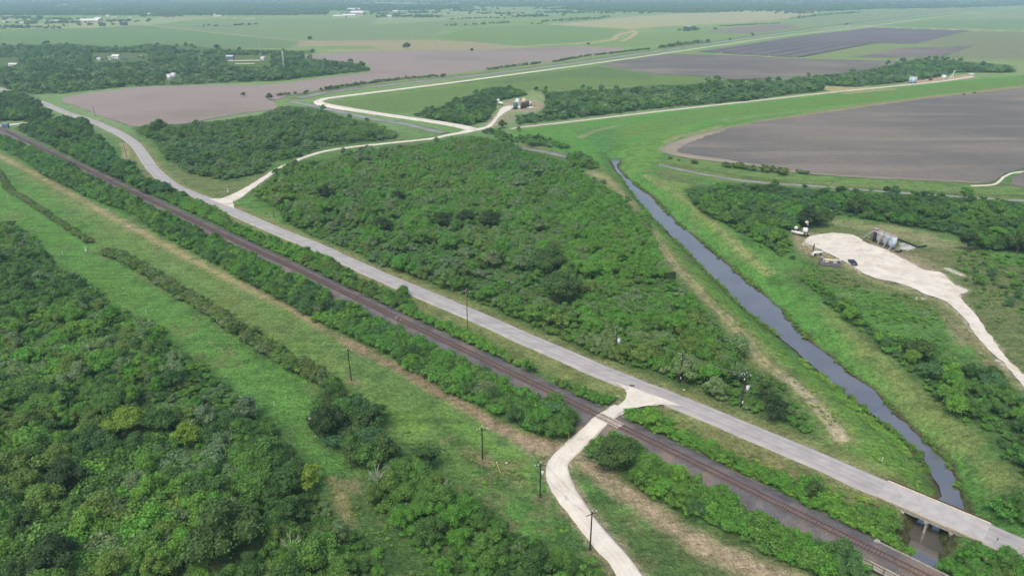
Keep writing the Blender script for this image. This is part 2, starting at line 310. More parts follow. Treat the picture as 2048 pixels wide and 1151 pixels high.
# ------------------------------------------------------------ the land, one sheet to the horizon
def make_land():
    yp = np.concatenate([np.array([900, 420, 260, 190]) * -1.0])
    rows = [-900., -400, -200, -100, -40, 0, 25, 45]
    ypx = np.concatenate([np.arange(1500, 1160, -12), np.arange(1160, 420, -2.6), np.arange(420, 130, -1.6), np.arange(130, 20, -1.2), np.arange(20, -16, -1.5)])
    D = G(1024, ypx)[1]; rows = np.array([r for r in rows if r < D[0] - 4] + list(D) + [27000., 34000.])
    xs = np.concatenate([np.linspace(-5200, -400, 24), np.arange(-380, -20, 16), np.arange(-20, 2068, 3.4), np.arange(2070, 2440, 16), np.linspace(2460, 7300, 24)])
    dep = np.maximum(rows * CT + H * ST, 90)
    X = (xs[None, :] - 1024) / FPX * dep[:, None]; Y = np.repeat(rows[:, None], len(xs), 1)
    x = X.ravel(); y = Y.ravel(); z = height(x, y)
    near = np.hypot(x, y) < 900
    z = z + near * (fbm(x, y, 9, 3) - 1) * .35 * (z > -.6)
    # covers ---------------------------------------------------------------------------------
    n1 = fbm(x, y, 40, 11); n2 = fbm(x, y, 9, 21); n3 = fbm(x, y, 140, 31); n4 = fbm(x, y, 22, 41, 4)
    mixc = lambda a, b, t: np.asarray(a)[None, :] * (1 - t[:, None]) + np.asarray(b)[None, :] * t[:, None] if np.ndim(a) == 1 else a * (1 - t[:, None]) + np.asarray(b)[None, :] * t[:, None]
    grass = np.array(C(88, 128, 58)); olive = np.array(C(108, 118, 72)); lush = np.array(C(86, 142, 52)); lime = np.array(C(100, 144, 54)); deep = np.array(C(62, 98, 50))
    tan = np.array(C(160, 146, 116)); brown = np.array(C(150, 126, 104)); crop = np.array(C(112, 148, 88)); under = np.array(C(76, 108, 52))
    col = mixc(grass, olive, .7 * ss(.45, .65, n1)); col = mixc(col, lush, .75 * ss(.5, .68, n4)); col = mixc(col, deep, .6 * ss(.58, .72, n2))
    far = ss(430, 620, y)
    cc = mixc(crop, C(124, 150, 100), ss(.4, .6, n3)); col = col * (1 - far[:, None]) + cc * far[:, None]
    def area(poly, c, feather=1.5, jit=2.0, amt=1.0, zz=0, sc=7, seed=5):
        nonlocal col
        p = W(poly, zz); m = feather + jit * 2; b = (x > p[:, 0].min() - m) & (x < p[:, 0].max() + m) & (y > p[:, 1].min() - m) & (y < p[:, 1].max() + m)
        if not b.any(): return
        d = sdist(x[b], y[b], p) + (fbm(x[b], y[b], sc, seed) - .5) * 2 * jit
        t = (1 - ss(-feather, feather, d)) * amt; col[b] = col[b] * (1 - t[:, None]) + np.asarray(c)[None, :] * t[:, None]
    def line(pts, c, w, feather=1.0, amt=1.0, off=0, jit=.8, sc=5, seed=8, patch=0, step=8):
        nonlocal col
        p = smooth(W(pts), step) if not isinstance(pts, np.ndarray) else pts; m = w + feather + abs(off) + 3
        b = (x > p[:, 0].min() - m) & (x < p[:, 0].max() + m) & (y > p[:, 1].min() - m) & (y < p[:, 1].max() + m)
        if not b.any(): return
        d = seg_d(x[b], y[b], p, False); d = np.abs(d - off) - w + (fbm(x[b], y[b], sc, seed) - .5) * 2 * jit
        t = (1 - ss(-feather, feather, d)) * amt
        if patch: t = t * ss(.5 - patch, .5 + patch * .3, fbm(x[b], y[b], 6, seed + 3))
        col[b] = col[b] * (1 - t[:, None]) + np.asarray(c)[None, :] * t[:, None]
    # far country: fields
    area([(-300, 60), (0, 62), (180, 56), (270, 50), (460, 69), (610, 82), (700, 87), (630, 97), (430, 97), (240, 94), (-300, 92)], C(98, 134, 86), 6, 8)
    area([(430, 38), (700, 39), (960, 43), (890, 52), (860, 78), (700, 86), (460, 68), (300, 50)], C(112, 140, 96), 6, 8)
    area([(940, 56), (1100, 49), (1240, 62), (1222, 76), (1130, 90), (1040, 92), (935, 84), (860, 76)], C(104, 140, 84), 6, 8)
    area([(1030, 92), (940, 83), (860, 80), (700, 81), (600, 82), (590, 96), (680, 102), (923, 101), (1080, 95)], C(146, 146, 118), 8, 12)
    area([(600, 92), (740, 92), (760, 98), (600, 100)], C(116, 148, 90), 5, 8)
    area([(1097, 49), (1180, 42), (1271, 33), (1380, 26), (1500, 22), (1660, 19), (1600, 33), (1570, 38), (1480, 46), (1348, 52), (1260, 58)], C(156, 160, 122), 10, 12)
    area([(1407, 63), (1480, 54), (1577, 48), (1640, 50), (1504, 68), (1440, 67)], C(124, 122, 116), 8, 8)
    area([(1270, 66), (1400, 64), (1500, 70), (1380, 86), (1270, 92), (1180, 92), (1240, 78)], C(112, 144, 84), 5, 6)
    area([(1570, 38), (1680, 30), (1860, 18), (2100, 14), (2100, 8), (1869, 28), (1730, 44), (1600, 58)], C(118, 144, 100), 10, 12)
    area([(1750, 52), (2100, 22), (2300, 40), (2300, 62), (2048, 60)], C(106, 142, 88), 10, 10)
    area([(1880, 40), (2048, 38), (2300, 42), (2300, 28), (1980, 24)], C(128, 148, 104), 10, 10)
    area([(1591, 115), (1720, 88), (1760, 86), (1831, 88), (1939, 62), (2300, 66), (2300, 125), (1800, 122)], C(118, 142, 92), 6, 6)
    area([(1835, 88), (1940, 64), (2300, 68), (2300, 120), (1870, 116), (1960, 94)], C(116, 130, 100), 6, 6)
    area([(650, 205), (690, 196), (888, 170), (1062, 147), (1190, 131), (1306, 150), (1383, 152), (1466, 160), (1420, 166), (1300, 170), (1100, 182), (980, 178), (900, 198), (880, 225), (770, 226)], C(98, 130, 68), 3, 3)
    area([(900, 166), (1062, 147), (1190, 131), (1306, 150), (1300, 160), (1150, 154), (1000, 168)], C(90, 122, 72), 3, 3)
    area([(0, 28), (40, 33), (60, 42), (36, 46), (-200, 44), (-200, 28)], C(136, 158, 104), 8, 10)
    area([(0, 50), (180, 44), (330, 34), (430, 34), (300, 50), (180, 56), (-200, 62)], C(142, 158, 112), 8, 12)
    area([(185, 106), (300, 106), (298, 122), (180, 124)], C(160, 152, 128), 4, 6); area([(450, 112), (535, 108), (560, 116), (500, 130), (460, 128)], C(188, 178, 152), 4, 6)
    area([(-60, 116), (45, 116), (40, 130), (-60, 132)], C(150, 148, 112), 5, 6); area([(370, 104), (440, 100), (430, 110), (372, 110)], C(170, 160, 130), 4, 5)
    area([(740, 50), (1100, 30), (1100, 20), (760, 30)], C(130, 155, 110), 10, 12)
    line([(290, 50), (460, 69), (610, 83), (700, 87), (860, 90)], C(158, 146, 128), 5, 3, .9); line([(1040, 93), (1160, 86), (1222, 80), (1236, 70), (1270, 62)], C(176, 160, 130), 6, 3, .8)
    line([(1246, 82), (1262, 74), (1272, 65), (1262, 60)], C(176, 158, 128), 5, 3, .9); line([(430, 34), (480, 37), (520, 38)], C(196, 184, 168), 7, 4); line([(1748, 54), (1900, 59), (2100, 64)], C(190, 190, 180), 5, 2, .8)
    line([(1600, 60), (1700, 53), (1740, 52)], C(200, 196, 186), 4, 2, .8)
    # banks of the long canal and its road
    line([(600, 194), (680, 179), (840, 161), (1028, 140), (1200, 117), (1380, 91), (1591, 61), (1869, 28)], C(108, 132, 84), 16, 5, .85, step=30)
    line([(690, 200), (888, 174), (1062, 150), (1201, 131)], C(110, 150, 62), 4, 3, .7)
    # levee on the right
    area([(1010, 262), (1167, 243), (1348, 222), (1695, 184), (1880, 166), (2048, 150), (2300, 130), (2300, 160), (2048, 176), (1869, 196), (1695, 220), (1522, 245), (1452, 259), (1380, 280), (1335, 300), (1300, 340), (1250, 370), (1225, 345), (1180, 320), (1100, 290)], lush, 3, 3)
    area([(1348, 228), (1695, 190), (2048, 158), (2300, 140), (2300, 148), (2048, 168), (1695, 203), (1420, 238), (1320, 262), (1240, 278), (1230, 262)], C(96, 136, 56), 4, 4)
    area([(1150, 258), (1230, 252), (1250, 290), (1240, 335), (1215, 335), (1200, 300)], C(76, 124, 58), 5, 4, .6); area([(1255, 290), (1330, 262), (1400, 244), (1360, 270), (1320, 300), (1300, 335), (1255, 345), (1240, 315)], lime, 5, 4)
    line([(1390, 272), (1522, 246), (1695, 218), (1869, 194), (2100, 168)], brown * 1.1, 7, 5, .75, jit=3, sc=20); line([(1440, 240), (1600, 222), (1760, 204)], C(132, 142, 96), 3, 4, .6, jit=2, sc=15)
    line([(1695, 186), (1760, 180), (1790, 178)], tan, 4, 3, .8, jit=2); line([(1320, 302), (1350, 275), (1400, 262), (1440, 252)], tan, 2, 2, .6, jit=1.5); line([(1160, 275), (1185, 263), (1230, 252)], tan, 2.5, 2, .5, jit=1.5)
    area([(1640, 172), (1700, 172), (1770, 176), (1720, 182), (1660, 184)], C(160, 160, 112), 4, 4); area([(1810, 162), (1870, 156), (1945, 148), (1950, 156), (1820, 170)], C(165, 150, 125), 3, 3)
    # canal side grass
    area([(1250, 352), (1305, 345), (1370, 380), (1430, 435), (1500, 500), (1600, 590), (1700, 680), (1800, 760), (1900, 850), (2010, 960), (2120, 1060), (2060, 1090), (1935, 1015), (1900, 930), (1800, 838), (1612, 679), (1418, 498)], lush, 2, 3)
    area([(1640, 620), (1740, 720), (1850, 830), (1960, 930), (2048, 1010), (2048, 980), (1900, 820), (1780, 715), (1650, 610)], C(128, 140, 76), 4, 5, .8)
    area([(1265, 410), (1340, 475), (1480, 615), (1640, 750), (1790, 870), (1860, 960), (1830, 985), (1700, 900), (1600, 840), (1560, 745), (1480, 690), (1390, 580), (1320, 480)], lime * .95, 3, 4)
    area([(1150, 340), (1225, 350), (1275, 400), (1320, 480), (1290, 470), (1240, 400)], C(132, 148, 84), 3, 4)
    area([(1300, 350), (1400, 372), (1380, 395), (1440, 450), (1520, 520), (1480, 510), (1380, 420)], C(120, 146, 70), 3, 4, .8)
    area([(1330, 308), (1452, 326), (1661, 352), (1974, 370), (2200, 382), (2200, 420), (1869, 396), (1600, 378), (1452, 364), (1340, 345)], C(104, 138, 66), 3, 3)
    line([(1700, 384), (1869, 397), (2048, 408)], C(120, 122, 80), 1.5, 1.5, .6); line([(1348, 328), (1539, 358), (1869, 382), (2048, 391)], C(84, 98, 52), 1.6, 1.5, .8)
    for off in (-.9, .9): pass
    tr = smooth(W([(1180, 343), (1230, 372), (1265, 410), (1290, 445), (1316, 483), (1348, 529), (1400, 585), (1452, 637), (1494, 682), (1529, 728), (1564, 757), (1591, 770), (1626, 808), (1661, 850), (1680, 878)]), 5)
    line(tr, C(140, 140, 92), 3.4, 2.5, .7, jit=1.5); line(tr, C(168, 156, 118), .45, .5, .9, off=.95, jit=.4); line(smooth(W([(1564, 757), (1591, 770), (1626, 808), (1661, 850), (1680, 878)]), 5), C(176, 166, 134), 1.0, .8, .9, off=.6, jit=.8)
    tr2 = smooth(W([(1290, 350), (1370, 400), (1440, 460), (1500, 515), (1540, 545)]), 5); line(tr2, C(158, 152, 100), 1.3, 1.6, .6, jit=1.2)
    # pad surroundings
    area([(1560, 470), (1650, 450), (1720, 455), (1840, 470), (1950, 510), (2060, 540), (2120, 800), (1990, 740), (1900, 640), (1800, 600), (1680, 555), (1600, 510)], C(106, 122, 70), 3, 4)
    area([(1650, 434), (1720, 440), (1850, 462), (1960, 505), (1900, 500), (1780, 470), (1660, 450)], C(146, 148, 100), 3, 4, .8)
    area([(1575, 466), (1640, 462), (1640, 505), (1600, 500)], tan * .95, 2, 3, .75); area([(1730, 476), (1800, 500), (1850, 520), (1900, 540), (1860, 545), (1800, 520), (1730, 490)], tan, 2, 3, .8)
    line([(1620, 476), (1600, 484), (1628, 498), (1692, 530), (1750, 560), (1820, 580), (1890, 606), (1940, 650), (1985, 710), (2040, 770)], C(150, 150, 100), 2.0, 2, .7, jit=1.5)
    line([(1620, 505), (1650, 512)], tan, 2, 2, .7); line([(1893, 536), (1925, 550)], C(200, 194, 178), 1.1, .6); line([(1832, 594), (1850, 596)], C(200, 194, 178), .8, .5); line([(1800, 505), (1850, 508), (1880, 515)], brown, 1.2, 1.5, .6)
    line([(1925, 660), (1960, 700), (1990, 735)], brown * 1.05, 1.5, 2.5, .7, jit=2); line([(1890, 630), (1910, 650), (1925, 690)], tan, 1.5, 2.5, .6, jit=2)
    area([(1750, 490), (1795, 498), (1800, 505), (1760, 500)], C(110, 96, 86), 1, 1, .9); area([(1800, 486), (1812, 482), (1832, 495), (1815, 500), (1800, 497)], C(196, 198, 196), .4, .4)
    # mown strip along the railway
    strip = [(-200, 260), (0, 300), (87, 350), (181, 402), (313, 462), (487, 558), (643, 646), (812, 733), (941, 803), (1062, 862), (1139, 880), (1105, 930), (1095, 960), (1060, 1000), (1000, 1000), (900, 945), (800, 880), (700, 790), (612, 735), (452, 640), (330, 562), (220, 500), (87, 415), (-200, 250)]
    area(strip, C(98, 134, 62), 2, 2)
    area([(-200, 290), (0, 330), (120, 400), (215, 500), (330, 590), (500, 700), (620, 780), (640, 860), (560, 860), (420, 730), (300, 660), (110, 520), (0, 430), (-200, 350)], C(88, 138, 54), 3, 4)
    area([(170, 520), (260, 560), (300, 600), (260, 620), (200, 590)], C(92, 130, 52), 4, 5, .7); area([(440, 560), (600, 690), (560, 720), (420, 620)], C(108, 128, 64), 4, 5, .7)
    area([(500, 650), (600, 690), (720, 780), (860, 840), (830, 880), (700, 800), (560, 710)], C(106, 146, 52), 4, 5, .8); area([(880, 800), (1000, 870), (1080, 930), (1000, 940), (900, 880)], C(102, 146, 54), 3, 5, .7)
    line([(60, 355), (200, 440), (400, 560), (560, 650), (690, 745), (760, 800)], C(122, 140, 76), 3, 4, .4, jit=3, sc=12)
    bl = [(-60, 285), (0, 312), (60, 342), (132, 382), (195, 417), (264, 454), (313, 480), (365, 509), (417, 535), (521, 588), (573, 609), (643, 653), (700, 684), (784, 727), (854, 763), (941, 815), (993, 850), (1045, 874), (1097, 888), (1125, 892)]
    line(bl, C(146, 142, 92), 1.9, 1.6, .7, jit=1.2); line(bl, C(176, 150, 122), .9, 1.0, .85, jit=1.1, patch=.25); line(bl[:12], C(160, 154, 104), 2.6, 2.4, .35, jit=1.5)
    bl2 = [(690, 680), (750, 712), (830, 752), (900, 795), (960, 830)]; line(bl2, brown, 1.8, 1.5, .8, jit=1)
    area([(960, 828), (1040, 862), (1105, 878), (1140, 884), (1110, 910), (1060, 900), (1000, 872)], C(164, 142, 118), 1.5, 2.2, .85)
    br = [(1160, 915), (1184, 932), (1236, 966), (1288, 1010), (1340, 1046), (1418, 1096), (1487, 1126), (1557, 1155), (1680, 1210)]
    line(br, C(164, 150, 116), 3.2, 1.6, .95, jit=1.3); line(br, C(178, 158, 132), .8, 1, .7, jit=1)
    area([(1130, 960), (1180, 990), (1260, 1040), (1400, 1130), (1450, 1200), (1330, 1200), (1240, 1100), (1180, 1040)], C(86, 116, 58), 2, 3)
    line([(870, 840), (940, 905), (985, 950), (1030, 985), (1060, 1010)], C(70, 104, 50), 1.6, 2, .7, jit=1.5); line([(930, 900), (1010, 935), (1050, 975)], C(140, 126, 90), 1.5, 2, .5, jit=2, patch=.3)
    area([(1085, 900), (1110, 912), (1098, 950), (1115, 990), (1140, 1020), (1110, 1000), (1080, 950)], C(140, 140, 100), 1, 1.5, .6)
    for q in ((965, 918), (1180, 1100), (702, 760), (1084, 996)): area([(q[0] - 14, q[1] - 4), (q[0] + 18, q[1] - 6), (q[0] + 16, q[1] + 10), (q[0] - 10, q[1] + 8)], C(138, 122, 92), .8, 1.2, .7)
    area([(1008, 208), (1020, 200), (1060, 198), (1088, 206), (1090, 218), (1060, 224), (1020, 224)], C(158, 146, 118), 2, 3, .9); area([(1000, 222), (1030, 226), (1020, 245), (985, 256), (985, 240)], C(146, 138, 104), 2, 3, .7)
    area([(655, 955), (720, 950), (730, 975), (700, 1000), (720, 1050), (700, 1060), (670, 1010)], C(146, 138, 92), 1.5, 2.5, .8)
    area([(690, 980), (730, 990), (830, 1120), (870, 1200), (790, 1200), (740, 1100)], C(74, 104, 50), 2, 3)
    # verges of the road
    line(ROAD[9:33], C(126, 134, 78), 7.5, 2, .8, jit=1.2, step=6); line(ROAD[5:33], C(150, 146, 104), 4.4, 1.0, .6, jit=.8, step=6)
    area([(240, 286), (262, 288), (262, 318), (240, 318)], C(160, 146, 110), 1.5, 3, .8); area([(330, 320), (372, 335), (460, 365), (540, 345), (500, 375), (440, 392), (360, 360)], C(108, 124, 72), 2, 3)
    area([(395, 395), (1250, 770), (1250, 800), (1140, 770), (860, 640), (500, 470)], C(124, 134, 74), 1, 1.5, .7)
    area([(1236, 806), (1290, 812), (1400, 845), (1500, 890), (1760, 1000), (1740, 1040), (1500, 930), (1300, 850)], C(128, 128, 76), 1.5, 2, .8); area([(1245, 824), (1300, 818), (1348, 850), (1500, 925), (1600, 965), (1600, 985), (1340, 880)], lush, 1.2, 1.5, .8)
    # land under the woods is a darker green understory of leaf litter and weeds
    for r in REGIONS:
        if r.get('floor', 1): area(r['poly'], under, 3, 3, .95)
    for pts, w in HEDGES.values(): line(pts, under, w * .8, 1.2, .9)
    area(PAD, C(168, 160, 132), 1.6, 2.6, .85, sc=4, seed=15); area(PAD, C(200, 193, 176), .7, 1.9, .9, sc=2.4, seed=16)
    for kk, (gp, gw, _) in GRAV.items(): line(gp, C(160, 154, 120), float(np.median(gw)) + 1.0, .9, .8, jit=.9, sc=3, step=4)
    pt = (fbm(x, y, 5, 151, 3) > .66) & (y < 700) & (fbm(x, y, 60, 152) > .42); tt = pt * .35
    col = col * (1 - tt[:, None]) + np.array(C(126, 116, 84))[None] * tt[:, None]
    dk = ss(.52, .72, fbm(x, y, 3.2, 161, 3)) * (y < 500) * .35; col = col * (1 - dk[:, None]) + np.array(C(52, 84, 44))[None] * dk[:, None]
    # railway verge: cinders
    line(np.array(RLW), C(112, 104, 100), 5.0, 1.4, .85, jit=1.2)
    # wet banks
    b = (x > 0) & (x < 260) & (y < 650); d = sdist(x[b], y[b], canal); t = (1 - ss(.6, 2.2, d + (n2[b] - .5) * 3)) * .8; col[b] = col[b] * (1 - t[:, None]) + np.array(C(78, 68, 52))[None] * t[:, None]
    b2 = np.where(b)[0]; east = (d < 6) & (d > .5) & (sdist(x[b] - 3, y[b] - 1, canal) > d); 
    mr = smooth(W([q for q in CANAL_R if q[1] < 1010], WZ), 4); line(mr, C(88, 74, 58), .7, .7, .85, jit=.8, sc=3)
    for pts, w, wz in DW:
        line(pts, C(110, 108, 76), w + 1.0, 1.2, .7, jit=.8)
    fa = ss(500, 900, y)[:, None]; col = col * (1 - fa + fa * np.array([[1.1, 1.0, .84]]))
    lum = (col @ np.array([.25, .6, .15]))[:, None]; col = (col * .88 + .12 * lum) * 1.03
    col = np.clip(col, .01, .9)
    nr, nc = X.shape; idx = np.arange(nr * nc).reshape(nr, nc)
    q = np.stack([idx[:-1, :-1], idx[:-1, 1:], idx[1:, 1:], idx[1:, :-1]], -1).reshape(-1, 4)
    me = mesh_np('ground', np.stack([x, y, z], 1), q, M['land'])
    a = me.color_attributes.new('cover', 'FLOAT_COLOR', 'POINT'); a.data.foreach_set('color', np.concatenate([col, np.ones((len(x), 1))], 1).astype(np.float32).ravel())
    me.polygons.foreach_set('use_smooth', np.ones(len(q), bool))
    tag(link('ground', me), 'flat grassy land with mown strips and tan wheel tracks', 'ground', kind='structure')

# ------------------------------------------------------------ ribbons (roads, canals)
def ribbon(name, pts, hw, mat, zoff, label, cat, kind='structure', step=3, jit=.25, lane=None, zc=None, nx=8, drop=.5, rise=0):
    p = smooth(pts, step); hw = np.interp(np.linspace(0, 1, len(p)), np.linspace(0, 1, len(hw)), hw) if np.ndim(hw) else np.full(len(p), hw)
    t = np.gradient(p, axis=0); t /= np.linalg.norm(t, axis=1)[:, None] + 1e-9; nrm = np.stack([-t[:, 1], t[:, 0]], 1)
    us = np.linspace(-1, 1, nx + 1); V = []
    for s in (-1, 1): pass
    jl = (fbm(p[:, 0], p[:, 1], 2.5, 61) - .5) * 2 * jit * 2; jr = (fbm(p[:, 0] + 99, p[:, 1], 3.5, 67) - .5) * 2 * jit * 2
    for u in us:
        w = hw * u + (jl if u < 0 else jr) * abs(u) ** 3 * np.sign(u); q = p + nrm * w[:, None]
        z = (height(q[:, 0], q[:, 1]) if zc is None else np.full(len(p), zc)) + zoff + .05 * (1 - u * u) + (rise * (1 - ss(2.0, 8.5, seg_d(q[:, 0], q[:, 1], RLW, False))) if rise else 0); V.append(np.stack([q[:, 0], q[:, 1], z], 1))
    lo = V[0].copy(); lo[:, 2] -= drop; hi = V[-1].copy(); hi[:, 2] -= drop; V = [lo] + V + [hi]
    V = np.stack(V, 1); n, k = V.shape[:2]; idx = np.arange(n * k).reshape(n, k)
    q = np.stack([idx[:-1, :-1], idx[:-1, 1:], idx[1:, 1:], idx[1:, :-1]], -1).reshape(-1, 4)[:, ::-1]
    me = mesh_np(name, V.reshape(-1, 3), q, mat)
    if True:
        uu = np.concatenate([[-1], us, [1]]); m = np.exp(-((np.abs(uu) - .5) / .16) ** 2) * .5 + np.exp(-(uu / .05) ** 2) * .5
        a = me.attributes.new('lane', 'FLOAT', 'POINT'); a.data.foreach_set('value', np.tile(m if lane else m * .9, n).astype(np.float32))
    o = link(name, me); return tag(o, label, cat, kind=kind)
def sheet(name, poly_world, mat, z, label, cat, step=4, jit=1.0, kind='structure', sc=8):
    """a thin sheet with an irregular outline, laid on the land"""
    p = np.asarray(poly_world); q = []
    for k in range(len(p)):
        a, b = p[k], p[(k + 1) % len(p)]; L = np.linalg.norm(b - a); n = max(1, int(L / step))
        for t in np.arange(n) / n: q.append(a + (b - a) * t)
    q = np.array(q); q = q + np.stack([fbm(q[:, 0], q[:, 1], sc, 71) - .5, fbm(q[:, 0], q[:, 1], sc, 77) - .5], 1) * 2 * jit
    bm = bmesh.new(); vs = [bm.verts.new((a, b, z)) for a, b in q]; f = bm.faces.new(vs)
    bmesh.ops.recalc_face_normals(bm, faces=[f])
    if f.normal.z < 0: f.normal_flip()
    bmesh.ops.triangulate(bm, faces=bm.faces); me = bpy.data.meshes.new(name); bm.to_mesh(me); bm.free(); me.materials.append(mat)
    return tag(link(name, me), label, cat, kind=kind)

RLW = smooth(W(RAIL, RZ), 6)
RDW = smooth(W(ROAD, .2), 4)
def along(pl, q): return int(np.argmin(np.hypot(pl[:, 0] - q[0], pl[:, 1] - q[1])))
BR0, BR1 = P(1772, 979, .2).xy, P(2003, 1078, .2).xy      # ends of the road bridge
i0, i1 = along(RDW, BR0), along(RDW, BR1); r0, r1 = along(RLW, P(1728, 1090, RZ).xy), along(RLW, P(1905, 1176, RZ).xy)
EMB += [(RDW[max(0, i0 - 12):i0 + 1], 4.0), (RDW[i1:], 4.0), (RLW[max(0, r0 - 8):r0 + 1], 4.5), (RLW[r1:], 4.5)]
